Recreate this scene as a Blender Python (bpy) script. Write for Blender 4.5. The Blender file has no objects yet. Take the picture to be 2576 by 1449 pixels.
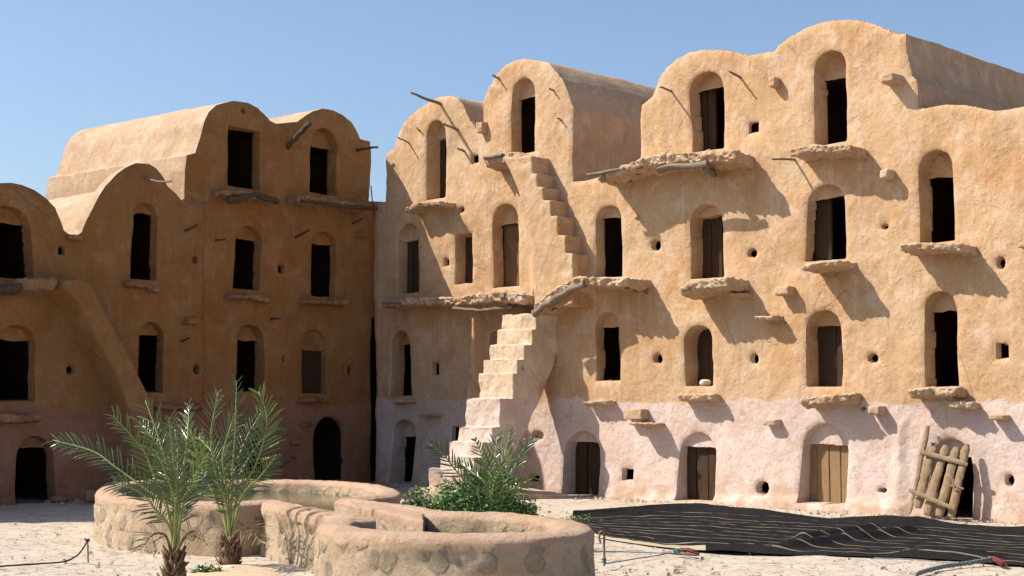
import bpy, bmesh, math, random
import numpy as np
from mathutils import Vector, Matrix
random.seed(7)
SC = bpy.context.scene
COL = SC.collection

# ------------------------------------------------------------------ camera
# photo grid used for measuring: 2576 x 1449
FPX = 3690.0; CX = 1288.0; CY = 724.5; HOR = 1010.0; EYE = 1.6
PITCH = math.atan((HOR-CY)/FPX)
cam_d = bpy.data.cameras.new('camera'); cam = bpy.data.objects.new('camera', cam_d); COL.objects.link(cam)
cam.location = (0, 0, EYE); cam.rotation_euler = (math.pi/2+PITCH, 0, 0)
cam_d.sensor_width = 36; cam_d.lens = 36*FPX/2576.0; cam_d.clip_end = 8000; cam_d.clip_start = 0.05
SC.camera = cam

# ------------------------------------------------------------------ light
SUN_EL = 46.5; SUN_V = Vector((-1.0, 0.05, 0)).normalized()      # horizontal direction towards the sun
SUN_V = Vector((SUN_V.x*math.cos(math.radians(SUN_EL)), SUN_V.y*math.cos(math.radians(SUN_EL)), math.sin(math.radians(SUN_EL))))
sd = bpy.data.lights.new('sun', 'SUN'); sd.energy = 5.0; sd.angle = math.radians(0.5); sd.color = (1.0, 0.93, 0.82)
so = bpy.data.objects.new('sun', sd); COL.objects.link(so); so.rotation_euler = SUN_V.to_track_quat('Z', 'Y').to_euler()
so.location = (-20, 5, 30)
W = bpy.data.worlds.new('World'); SC.world = W; W.use_nodes = True
nt = W.node_tree; bg = nt.nodes['Background']
sky = nt.nodes.new('ShaderNodeTexSky'); sky.sky_type = 'NISHITA'; sky.sun_disc = False
sky.sun_elevation = math.radians(SUN_EL); sky.sun_rotation = math.atan2(SUN_V.x, SUN_V.y)
sky.air_density = 1.0; sky.dust_density = 2.2; sky.ozone_density = 3.0; sky.altitude = 300
nt.links.new(sky.outputs[0], bg.inputs[0]); bg.inputs[1].default_value = 0.11
SC.view_settings.view_transform = 'Standard'; SC.view_settings.look = 'None'
SC.view_settings.exposure = 0.63; SC.view_settings.gamma = 1.0
SC.render.engine = 'CYCLES'
SC.cycles.max_bounces = 6; SC.cycles.diffuse_bounces = 4

# ------------------------------------------------------------------ helpers
def ray(u, v):
    x = (u-CX)/FPX; yc = (CY-v)/FPX
    return np.array([x, math.cos(PITCH)-yc*math.sin(PITCH), math.sin(PITCH)+yc*math.cos(PITCH)])
CAM = np.array([0, 0, EYE])
def ground(u, v, z=0.0):
    d = ray(u, v); t = (z-EYE)/d[2]; return CAM+d*t

_rs = np.random.RandomState(5)
_T = _rs.rand(4096)
def _h(i, j, k, seed):
    n = (i*73856093) ^ (j*19349663) ^ (k*83492791) ^ (seed*2654435761)
    n = (n ^ (n >> 13))*1274126177
    return _T[(n ^ (n >> 16)) & 4095]
def noise3(p, seed=0):
    p = np.asarray(p, float); f = np.floor(p).astype(np.int64); t = p-f; t = t*t*(3-2*t)
    r = 0
    for a in (0, 1):
        for b in (0, 1):
            for c in (0, 1):
                w = (t[..., 0] if a else 1-t[..., 0])*(t[..., 1] if b else 1-t[..., 1])*(t[..., 2] if c else 1-t[..., 2])
                r = r + w*_h(f[..., 0]+a, f[..., 1]+b, f[..., 2]+c, seed)
    return r*2-1
def noise2(x, y, seed=0):
    return noise3(np.stack([x, y, np.zeros_like(x)+.37], -1), seed)

ORG = {}
def tag(o, label=None, cat=None, group=None, kind=None):
    if label: o['label'] = label
    if cat: o['category'] = cat
    if group: o['group'] = group
    if kind: o['kind'] = kind
    return o
def empty(name, loc, label, cat, group=None):
    o = bpy.data.objects.new(name, None); COL.objects.link(o); o.location = loc; o.empty_display_size = .3
    ORG[o.name] = np.array(loc, float); return tag(o, label, cat, group)
def mobj(name, verts, faces, mat, parent=None, smooth=True, sharp=None, org=None):
    verts = np.asarray(verts, float).reshape(-1, 3)
    if parent is not None: og = ORG[parent.name]
    else: og = np.array(org if org is not None else (0, 0, 0), float)
    me = bpy.data.meshes.new(name)
    vv = verts-og
    if isinstance(faces, np.ndarray) and faces.ndim == 2:
        n, k = faces.shape
        me.vertices.add(len(vv)); me.vertices.foreach_set('co', vv.ravel())
        me.loops.add(n*k); me.loops.foreach_set('vertex_index', faces.ravel().astype(np.int32))
        me.polygons.add(n); me.polygons.foreach_set('loop_start', np.arange(0, n*k, k, dtype=np.int32))
        me.update(calc_edges=True); me.validate()
    else:
        me.from_pydata([tuple(v) for v in vv], [], [tuple(f) for f in faces]); me.update()
    if smooth:
        me.shade_smooth()
        if sharp: me.set_sharp_from_angle(angle=math.radians(sharp))
    for m in (mat if isinstance(mat, (list, tuple)) else [mat]): me.materials.append(m)
    o = bpy.data.objects.new(name, me); COL.objects.link(o)
    if parent is not None: o.parent = parent
    else: o.location = tuple(og)
    ORG[o.name] = og
    return o
def bm_arrays(bm):
    bm.verts.index_update()
    return np.array([v.co[:] for v in bm.verts]), [[v.index for v in f.verts] for f in bm.faces]

def roughen(bm, maxlen=.07, amp=.02, smooth=1, seed=0, freq=6.0, fine=.35):
    bmesh.ops.remove_doubles(bm, verts=bm.verts, dist=1e-5)
    bmesh.ops.triangulate(bm, faces=bm.faces)
    for _ in range(7):
        es = [e for e in bm.edges if e.calc_length() > maxlen]
        if not es: break
        bmesh.ops.subdivide_edges(bm, edges=es, cuts=1)
        bmesh.ops.triangulate(bm, faces=[f for f in bm.faces if len(f.verts) > 3])
    for _ in range(smooth): bmesh.ops.smooth_vert(bm, verts=bm.verts, factor=.5, use_axis_x=True, use_axis_y=True, use_axis_z=True)
    bm.normal_update()
    co = np.array([v.co[:] for v in bm.verts]); no = np.array([v.normal[:] for v in bm.verts])
    d = noise3(co*freq, seed)*amp+noise3(co*freq*3.1, seed+1)*amp*fine
    co = co+no*d[:, None]
    for v, c in zip(bm.verts, co): v.co = c
    bmesh.ops.recalc_face_normals(bm, faces=bm.faces)
    return bm

def prism_bm(front, back):
    bm = bmesh.new(); n = len(front)
    a = [bm.verts.new(p) for p in front]; b = [bm.verts.new(p) for p in back]
    bm.faces.new(a); bm.faces.new(b[::-1])
    for i in range(n): bm.faces.new((a[i], b[i], b[(i+1) % n], a[(i+1) % n]))
    bmesh.ops.recalc_face_normals(bm, faces=bm.faces)
    return bm
def rough_obj(name, bm, mat, parent, maxlen=.07, amp=.02, smooth=1, seed=0, freq=6.0, fine=.35, sharp=None):
    roughen(bm, maxlen, amp, smooth, seed, freq, fine); v, f = bm_arrays(bm); bm.free()
    return mobj(name, v, f, mat, parent, True, sharp)

def tube(pts, radii, nseg=8, seed=0, lump=.15):
    pts = np.asarray(pts, float); n = len(pts); vs = []; fs = []
    up = np.array([0.13, .27, 1.0]); 
    for i in range(n):
        t = pts[min(i+1, n-1)]-pts[max(i-1, 0)]; t /= np.linalg.norm(t)+1e-9
        a = np.cross(t, up); 
        if np.linalg.norm(a) < .15: a = np.cross(t, [1, 0, 0.])
        a /= np.linalg.norm(a); b = np.cross(t, a)
        for k in range(nseg):
            th = 2*math.pi*k/nseg
            r = radii[i]*(1+lump*(_T[(i*17+k*5+seed*31) % 4096]-.5)*2)
            vs.append(pts[i]+r*(math.cos(th)*a+math.sin(th)*b))
    for i in range(n-1):
        for k in range(nseg):
            fs.append((i*nseg+k, i*nseg+(k+1) % nseg, (i+1)*nseg+(k+1) % nseg, (i+1)*nseg+k))
    fs.append(tuple(range(nseg))[::-1]); fs.append(tuple((n-1)*nseg+k for k in range(nseg)))
    return vs, fs
class MB:
    def __init__(s): s.v = []; s.f = []
    def add(s, vf):
        o = len(s.v); s.v += [tuple(x) for x in vf[0]]; s.f += [tuple(i+o for i in f) for f in vf[1]]
    def build(s, name, mat, parent=None, smooth=True, sharp=None, org=None): return mobj(name, s.v, s.f, mat, parent, smooth, sharp, org)

# ------------------------------------------------------------------ materials
def new_mat(name):
    m = bpy.data.materials.new(name); m.use_nodes = True; nt = m.node_tree; b = nt.nodes['Principled BSDF']
    b.inputs['Roughness'].default_value = .95; b.inputs['Specular IOR Level'].default_value = .15
    return m, nt, b
class N:
    def __init__(s, nt): s.nt = nt; s.pos = nt.nodes.new('ShaderNodeNewGeometry').outputs['Position']
    def n(s, t, **k):
        x = s.nt.nodes.new(t)
        for a, b in k.items(): setattr(x, a, b)
        return x
    def link(s, a, b): s.nt.links.new(a, b)
    def vec(s, scale=(1, 1, 1), src=None):
        m = s.n('ShaderNodeMapping'); m.inputs['Scale'].default_value = scale; s.link(src or s.pos, m.inputs[0]); return m.outputs[0]
    def noise(s, scale, detail=4, rough=.55, vec=None, dist=0):
        x = s.n('ShaderNodeTexNoise'); x.inputs['Scale'].default_value = scale; x.inputs['Detail'].default_value = detail
        x.inputs['Roughness'].default_value = rough; x.inputs['Distortion'].default_value = dist
        s.link(vec or s.pos, x.inputs['Vector']); return x.outputs['Fac']
    def voro(s, scale, feature='F1', vec=None, out='Distance', rnd=1):
        x = s.n('ShaderNodeTexVoronoi', feature=feature); x.inputs['Scale'].default_value = scale; x.inputs['Randomness'].default_value = rnd
        s.link(vec or s.pos, x.inputs['Vector']); return x.outputs[out]
    def ramp(s, fac, stops):
        x = s.n('ShaderNodeValToRGB'); e = x.color_ramp.elements
        while len(e) < len(stops): e.new(.5)
        for q, (p, c) in zip(e, stops):
            q.position = p; q.color = (c if isinstance(c, (tuple, list)) else (c, c, c))[:3]+(1,) if isinstance(c, (tuple, list)) else (c, c, c, 1)
        s.link(fac, x.inputs[0]); return x.outputs[0]
    def mix(s, fac, a, b, mode='MIX'):
        x = s.n('ShaderNodeMix', data_type='RGBA', blend_type=mode)
        for i, val in ((0, fac), (6, a), (7, b)):
            if isinstance(val, (int, float)): x.inputs[i].default_value = val
            elif isinstance(val, (tuple, list)): x.inputs[i].default_value = tuple(val[:3])+(1,)
            else: s.link(val, x.inputs[i])
        return x.outputs[2]
    def math(s, op, a, b=None, c=None, clamp=False):
        x = s.n('ShaderNodeMath', operation=op, use_clamp=clamp)
        for i, val in ((0, a), (1, b), (2, c)):
            if val is None: continue
            if isinstance(val, (int, float)): x.inputs[i].default_value = val
            else: s.link(val, x.inputs[i])
        return x.outputs[0]
    def sep(s, v=None):
        x = s.n('ShaderNodeSeparateXYZ'); s.link(v or s.pos, x.inputs[0]); return x.outputs
    def bump(s, h, strength, dist=.02, normal=None):
        x = s.n('ShaderNodeBump'); x.inputs['Strength'].default_value = strength; x.inputs['Distance'].default_value = dist
        s.link(h, x.inputs['Height'])
        if normal is not None: s.link(normal, x.inputs['Normal'])
        return x.outputs[0]

def adobe(name, top, var, pale, pink=None, zline=1.6, bump=1.0, stain=.5):
    m, nt, b = new_mat(name); g = N(nt)
    big = g.noise(.75, 6, .62, dist=.8); mid = g.noise(2.6, 7, .68, dist=.4); fin = g.noise(24, 5, .7)
    c = g.mix(g.ramp(big, [(.40, 0), (.60, 1)]), top, var)
    c = g.mix(g.math('MULTIPLY', g.ramp(mid, [(.50, 0), (.62, 1)]), .65), c, pale)
    dk = tuple(x*y for x, y in zip(top, (.80, .68, .55)))
    c = g.mix(g.math('MULTIPLY', g.ramp(g.noise(1.7, 7, .7, dist=.5, vec=g.vec((1, 1, .8))), [(.53, 0), (.66, 1)]), stain), c, dk)
    st = g.noise(1.0, 6, .72, vec=g.vec((6, 6, .45)))
    c = g.mix(g.math('MULTIPLY', g.ramp(st, [(.52, 0), (.72, 1)]), .40), c, pale)
    st2 = g.noise(1.3, 5, .7, vec=g.vec((9, 9, .6)))
    c = g.mix(g.math('MULTIPLY', g.ramp(st2, [(.56, 0), (.70, 1)]), .45*stain*2), c, dk)
    if pink:
        z = g.sep()[2]
        e = g.math('ADD', z, g.math('MULTIPLY', g.math('SUBTRACT', g.noise(.6, 6, .62), .5), .60))
        e = g.math('ADD', e, g.math('MULTIPLY', g.math('SUBTRACT', g.noise(9, 5, .7), .5), .09))
        f = g.math('MULTIPLY', g.math('SUBTRACT', zline, e), 30.0, clamp=True)
        pk = g.mix(g.ramp(mid, [(.40, 0), (.62, 1)]), pink[0], pink[1])
        pk = g.mix(g.math('MULTIPLY', g.ramp(big, [(.45, 0), (.62, 1)]), .6), pk, pink[2])
        low = g.math('MULTIPLY', g.math('SUBTRACT', .62, e), 1.8, clamp=True)
        pk = g.mix(g.math('MULTIPLY', low, g.ramp(g.noise(4, 6, .72), [(.40, 0), (.56, .95)])), pk, pink[3])
        flake = g.ramp(g.noise(3.3, 7, .72), [(.60, 0), (.64, 1)])
        pk = g.mix(g.math('MULTIPLY', flake, .65), pk, pink[3])
        c = g.mix(f, c, pk)
    c = g.mix(g.math('MULTIPLY', g.ramp(fin, [(.35, 1), (.55, 0)]), .28), c, tuple(x*.6 for x in top))
    cr = g.voro(1.1, 'DISTANCE_TO_EDGE', vec=g.vec((1, 1, .7), g.mix(.14, g.pos, g.n('ShaderNodeTexNoise').outputs['Color'])))
    ck = g.math('MULTIPLY', g.ramp(cr, [(0, 1), (.007, 0)]), g.ramp(g.noise(.9, 3), [(.57, 0), (.63, 1)]))
    c = g.mix(g.math('MULTIPLY', ck, .6), c, tuple(x*.35 for x in top))
    g.link(c, b.inputs['Base Color'])
    er = g.ramp(g.noise(1.9, 5, .65), [(.46, .25), (.62, 1)])          # eroded patches are rougher
    h1 = g.bump(g.noise(5, 10, .7), .42*bump, .05)
    h2 = g.bump(g.math('MULTIPLY', er, g.noise(30, 7, .8)), .55*bump, .014, h1)
    ch = g.math('MULTIPLY', er, g.ramp(g.noise(13, 4, .6), [(.54, 0), (.60, 1)]))
    h3 = g.bump(ch, .5*bump, .010, h2)
    h4 = g.bump(g.math('SUBTRACT', 1.0, ck), .5, .01, h3)
    g.link(h4, b.inputs['Normal']); return m
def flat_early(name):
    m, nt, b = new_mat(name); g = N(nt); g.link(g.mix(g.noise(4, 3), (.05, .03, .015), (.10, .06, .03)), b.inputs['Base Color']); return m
OCH = (.455, .275, .140); OCV = (.49, .335, .20); OCP = (.57, .42, .30)
PK = [(.54, .42, .37), (.58, .485, .44), (.50, .355, .28), (.42, .28, .195)]
M_ADOBE = adobe('adobe_plaster', OCH, OCV, OCP, PK, 1.62)
M_ADOBE_L = adobe('adobe_plaster_shaded', (.265, .125, .042), (.295, .155, .062), (.335, .20, .105), [(.29, .14, .085), (.32, .175, .12), (.25, .11, .052), (.22, .095, .045)], 1.52)  # darker copy of the wall plaster, the left wing's shade put into its colour
M_LEDGE_L = adobe('ledge_plaster_shaded', (.27, .14, .07), (.32, .19, .11), (.37, .25, .17), bump=1.6)  # ledge plaster darkened for the left side, shade painted in
M_PANEL = adobe('panel_plaster_shaded', (.15, .085, .04), (.18, .11, .055), (.21, .14, .08))  # tan door panel, its recess shade put into the colour
M_STAIR = adobe('stair_plaster', (.55, .40, .265), (.60, .47, .34), (.66, .57, .47), [(.56, .43, .36), (.62, .52, .46), (.52, .37, .28), (.46, .31, .21)], 1.68, 1.3)
M_ROOF = adobe('roof_plaster', (.40, .27, .17), (.44, .31, .205), (.54, .42, .32))
M_LEDGE = adobe('ledge_plaster', (.46, .30, .18), (.50, .36, .24), (.58, .46, .36), bump=1.6)

def wood(name, c1, c2, c3, scale=1.0):
    m, nt, b = new_mat(name); g = N(nt)
    v = g.n('ShaderNodeTexCoord').outputs['Object']
    gr = g.noise(6*scale, 8, .7, vec=g.vec((9, 9, .8), v), dist=.4)
    c = g.mix(g.ramp(gr, [(.35, 0), (.62, 1)]), c1, c2)
    c = g.mix(g.ramp(g.noise(3, 3), [(.45, 0), (.7, .8)]), c, c3); g.link(c, b.inputs['Base Color'])
    g.link(g.bump(gr, .8, .012), b.inputs['Normal']); b.inputs['Roughness'].default_value = .85
    return m
M_ROOM = flat_early('shade_dark_mud')  # interior shade put into the mud colour so openings read black
M_DOOR = wood('old_door_wood', (.030, .017, .009), (.070, .042, .023), (.05, .034, .022))
M_DOORL = wood('pale_door_wood', (.20, .12, .055), (.30, .19, .095), (.24, .16, .09))
M_STICK = wood('dry_branch', (.13, .095, .065), (.27, .21, .16), (.20, .15, .10))
M_GATE = wood('weathered_log', (.15, .095, .05), (.30, .21, .125), (.27, .205, .145), .7)
M_DARKSTICK = wood('dark_branch', (.045, .03, .02), (.12, .088, .062), (.08, .056, .04))

# stone rubble masonry under a plaster skin
def masonry():
    m, nt, b = new_mat('rubble_masonry'); g = N(nt)
    nz = g.n('ShaderNodeTexNoise'); nz.inputs['Scale'].default_value = 3.0; g.link(g.pos, nz.inputs['Vector'])
    v = g.vec((1, 1, .95), g.mix(.16, g.pos, nz.outputs['Color']))
    ed = g.voro(6.0, 'F1', v); cell = g.voro(6.0, 'F1', v, 'Color')
    stone = g.ramp(g.math('ADD', ed, g.math('MULTIPLY', g.math('SUBTRACT', g.noise(14, 5, .7), .5), .30)), [(.34, 1), (.46, 0)])
    s = g.sep(cell)
    keep = g.ramp(s[0], [(.18, 0), (.26, 1)]); stone = g.math('MULTIPLY', stone, keep)
    z = g.sep()[2]; rim = g.math('MULTIPLY', g.math('SUBTRACT', .455, g.math('ADD', z, g.math('MULTIPLY', g.math('SUBTRACT', g.noise(4, 4), .5), .12))), 20, clamp=True)
    stone = g.math('MULTIPLY', stone, rim)
    mort = g.mix(g.ramp(g.noise(2.5, 6, .65), [(.35, 0), (.65, 1)]), (.56, .41, .27), (.64, .52, .385))
    mort = g.mix(g.math('MULTIPLY', g.ramp(g.noise(9, 5, .7), [(.5, 0), (.66, 1)]), .5), mort, (.44, .27, .13))
    rimc = g.mix(g.ramp(g.noise(3, 6, .65), [(.38, 0), (.66, 1)]), (.59, .38, .25), (.63, .46, .335))
    mort = g.mix(rim, rimc, mort)
    st = g.mix(s[1], (.38, .29, .18), (.26, .24, .19)); st = g.mix(g.math('MULTIPLY', s[2], .5), st, (.52, .44, .33))
    st = g.mix(g.math('MULTIPLY', g.ramp(g.noise(14, 5, .7), [(.42, 0), (.62, 1)]), .6), st, (.46, .345, .23))
    gap = g.math('MULTIPLY', g.math('MULTIPLY', g.ramp(ed, [(.34, 0), (.40, 1), (.46, 0)]), keep), rim)
    c = g.mix(g.math('MULTIPLY', stone, .9), mort, st); c = g.mix(g.math('MULTIPLY', gap, .0), c, (.22, .14, .07))
    c = g.mix(g.math('MULTIPLY', g.ramp(g.noise(21, 6, .75), [(.33, 1), (.43, 0)]), .5), c, (.24, .15, .08)); g.link(c, b.inputs['Base Color'])
    h = g.math('SUBTRACT', g.math('ADD', g.math('MULTIPLY', stone, .9), g.math('MULTIPLY', g.noise(9, 9, .76), 1.8)), g.math('MULTIPLY', gap, .0))
    n1 = g.bump(h, 1.0, .05); n2 = g.bump(g.noise(40, 5, .7), .5, .01, n1); g.link(n2, b.inputs['Normal']); return m
M_MAS = masonry()

def ground_mat():
    m, nt, b = new_mat('flagstone_ground'); g = N(nt)
    nz = g.n('ShaderNodeTexNoise'); nz.inputs['Scale'].default_value = 1.6; nz.inputs['Detail'].default_value = 4; g.link(g.pos, nz.inputs['Vector'])
    v = g.vec((1, 1.25, 1), g.mix(.22, g.pos, nz.outputs['Color']))
    ed = g.voro(3.6, 'DISTANCE_TO_EDGE', v); cell = g.voro(3.6, 'F1', v, 'Color'); s = g.sep(cell)
    joint = g.math('MULTIPLY', g.ramp(ed, [(.01, 1), (.05, 0)]), g.ramp(g.noise(1.1, 3), [(.38, .25), (.6, 1)]))
    c = g.mix(s[0], (.42, .36, .29), (.48, .42, .345)); c = g.mix(g.math('MULTIPLY', s[1], .45), c, (.46, .38, .30))
    c = g.mix(g.ramp(g.noise(5, 7, .7), [(.45, 0), (.7, .7)]), c, (.45, .37, .285))
    c = g.mix(g.ramp(g.noise(.5, 3), [(.5, 0), (.68, .55)]), c, (.45, .34, .25))
    dash = g.ramp(g.noise(7, 7, .75, vec=g.vec((1, 1.4, 1)), dist=.6), [(.36, 1), (.43, 0)])
    c = g.mix(g.math('MULTIPLY', dash, .5), c, (.25, .20, .15)); c = g.mix(g.math('MULTIPLY', joint, .30), c, (.26, .20, .15))

    g.link(c, b.inputs['Base Color'])
    h = g.math('SUBTRACT', g.math('SUBTRACT', g.math('ADD', g.noise(6, 7, .7), g.math('MULTIPLY', s[2], .5)), g.math('MULTIPLY', joint, .3)), g.math('MULTIPLY', dash, 1.0))
    n1 = g.bump(h, .8, .03); n2 = g.bump(g.noise(45, 5, .7), .4, .008, n1); g.link(n2, b.inputs['Normal']); return m
M_GROUND = ground_mat()

def flat(name, c1, c2, scale=8, rough=.8, spec=.2, bump=.3, dist=.01):
    m, nt, b = new_mat(name); g = N(nt); n = g.noise(scale, 5, .65)
    g.link(g.mix(g.ramp(n, [(.35, 0), (.65, 1)]), c1, c2), b.inputs['Base Color']); g.link(g.bump(n, bump, dist), b.inputs['Normal'])
    b.inputs['Roughness'].default_value = rough; b.inputs['Specular IOR Level'].default_value = spec; return m
M_LEAF = flat('palm_leaflet', (.06, .11, .04), (.12, .17, .07), 3, .30, .7, .1)
M_DRY = flat('dry_palm_leaflet', (.22, .15, .07), (.34, .25, .13), 6, .8, .2, .2)
M_LEAF2 = flat('palm_leaflet_young', (.12, .20, .04), (.20, .27, .07), 3, .4, .5, .1)
M_STEM = flat('palm_midrib', (.20, .25, .07), (.30, .33, .12), 6, .5, .4, .1)
M_TRUNK = flat('palm_fibre', (.10, .065, .04), (.26, .19, .12), 18, .9, .1, .9, .03)
M_BUSH = flat('bush_leaf', (.055, .13, .03), (.12, .22, .05), 5, .45, .4, .1)
M_ROPE = flat('black_rope', (.03, .028, .028), (.07, .065, .06), 40, .8, .2, .5)
M_TEAL = flat('teal_twine', (.02, .13, .15), (.05, .20, .21), 30, .7, .3, .4)
M_GREYROPE = flat('grey_rope', (.15, .16, .155), (.26, .27, .25), 40, .9, .1, .6)
M_RED = flat('red_wool', (.11, .028, .022), (.20, .07, .055), 30, .95, .05, .6)
M_STAKE = flat('rusty_iron', (.16, .11, .07), (.25, .18, .12), 25, .7, .4, .4)
M_STONE = flat('loose_stone', (.52, .43, .32), (.66, .58, .47), 9, .9, .1, .8, .02)
M_GRIT = flat('grit_stone', (.30, .23, .16), (.45, .37, .29), 9, .9, .1, .5, .01)
M_SOIL = flat('soil', (.42, .30, .20), (.55, .42, .30), 9, .95, .05, .9, .03)

def water_mat():
    m, nt, b = new_mat('murky_water'); g = N(nt)
    b.inputs['Base Color'].default_value = (.075, .07, .025, 1); b.inputs['Roughness'].default_value = .06
    b.inputs['Specular IOR Level'].default_value = .5; b.inputs['IOR'].default_value = 1.33
    g.link(g.bump(g.noise(7, 3, .5, vec=g.vec((1, 2.2, 1))), .12, .02), b.inputs['Normal']); return m
M_WATER = water_mat()

# ------------------------------------------------------------------ facades
class Facade:
    def __init__(s, pt, e, seed):
        s.O = np.array([pt[0], pt[1]]); e = np.array(e, float); s.e = e/np.linalg.norm(e)
        s.n = np.array([s.e[1], -s.e[0]]); s.seed = seed
        if s.n[1] > 0: s.n = -s.n
        s.ns = 1
    def px(s, u, v, off=0.0):
        d = ray(u, v); o = s.O+s.n*off
        t = np.dot(o, s.n)/np.dot(d[:2], s.n); p = d*t
        return np.array([np.dot(p[:2]-s.O, s.e), p[2]+EYE])
    def w(s, a, z, off=0.0):
        a = np.asarray(a, float); z = np.asarray(z, float); off = np.asarray(off, float)+0*a
        xy = s.O+a[..., None]*s.e+off[..., None]*s.n
        return np.concatenate([xy, z[..., None]], -1)
    def pw(s, u, v, off=0.0):
        a = s.px(u, v, off); return s.w(a[0], a[1], off)
    def lump(s, S, Z):
        q = s.seed*10
        return (.055*noise2(S*.9, Z*.8, q)+.024*noise2(S*2.6, Z*2.2, q+1)+.007*noise2(S*7, Z*6, q+2)
                + .004*noise2(S*17, Z*15, q+3) - .09*np.exp(-np.maximum(Z, 0)/.35))
GR = ground(2576, 1313); R = Facade(GR[:2], (1, -1.0), 1)
GL = ground(0, 1268); L = Facade(GL[:2], (.80, 1.0), 2)

def resample(poly, step=.05, closed=True):
    poly = np.asarray(poly, float); out = []
    n = len(poly)
    for i in range(n if closed else n-1):
        a = poly[i]; b = poly[(i+1) % n]; k = max(1, int(np.linalg.norm(b-a)/step))
        for j in range(k): out.append(a+(b-a)*j/k)
    if not closed: out.append(poly[-1])
    return np.array(out)
def wobble(poly, amp, seed):
    x = poly[:, 0]; y = poly[:, 1]
    return poly+np.stack([noise2(x*3.3, y*3.3, seed)*amp+noise2(x*9, y*9, seed+5)*amp*.4,
                          noise2(x*3.3+9, y*3.3, seed+2)*amp+noise2(x*9+4, y*9, seed+6)*amp*.4], -1)
def poly_sd(P, poly):
    """signed distance (+ inside) and nearest boundary point, for points P (N,2)"""
    A = poly; B = np.roll(poly, -1, 0); N_ = len(P)
    best = np.full(N_, 1e9); near = np.zeros((N_, 2)); inside = np.zeros(N_, bool)
    for a, b in zip(A, B):
        ab = b-a; l2 = ab@ab+1e-12
        t = np.clip(((P-a)@ab)/l2, 0, 1); q = a+t[:, None]*ab; d = np.sum((P-q)**2, 1)
        m = d < best; best[m] = d[m]; near[m] = q[m]
        c = (a[1] > P[:, 1]) != (b[1] > P[:, 1])
        if c.any():
            xi = a[0]+(P[:, 1]-a[1])*(b[0]-a[0])/(b[1]-a[1]+1e-12)
            inside ^= c & (P[:, 0] < xi)
    d = np.sqrt(best); return np.where(inside, d, -d), near

def niche_poly(F, uL, uR, vT, vB, kind='arch', seed=0, amp=.012, uL2=None, uR2=None):
    """outline in wall coordinates from photo measurements"""
    um = (uL+uR)/2
    zt = F.px(um, vT)[1]; sl = F.px(uL, (vT+vB)/2)[0]; sr = F.px(uR, (vT+vB)/2)[0]
    zbL = F.px(uL, vB)[1]; zbR = F.px(uR, vB)[1]; zb = (zbL+zbR)/2
    slb = F.px(uL2, vB)[0] if uL2 else sl; srb = F.px(uR2, vB)[0] if uR2 else sr
    w = sr-sl
    pts = []
    if kind == 'arch':
        ah = min(.52*w, .45*(zt-zb)) ; n = 12
        pts.append((slb, zb)); pts.append((srb, zb))
        for i in range(n+1):
            th = math.pi*i/n
            pts.append(((sl+sr)/2+w/2*math.cos(th), zt-ah+ah*math.sin(th)**.9 if math.sin(th) > 1e-6 else zt-ah))
    elif kind == 'rect':
        pts = [(slb, zb), (srb, zb), (sr, zt-.02), (sr-.03, zt), (sl+.03, zt+.01), (sl, zt-.02)]
    else:
        n = 12; pts = [((sl+sr)/2+w/2*math.cos(2*math.pi*i/n), (zt+zb)/2+(zt-zb)/2*math.sin(2*math.pi*i/n)) for i in range(n)]
    p = resample(pts, .06); return wobble(p, amp, seed+F.seed*100), zb, zt, sl, sr

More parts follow.
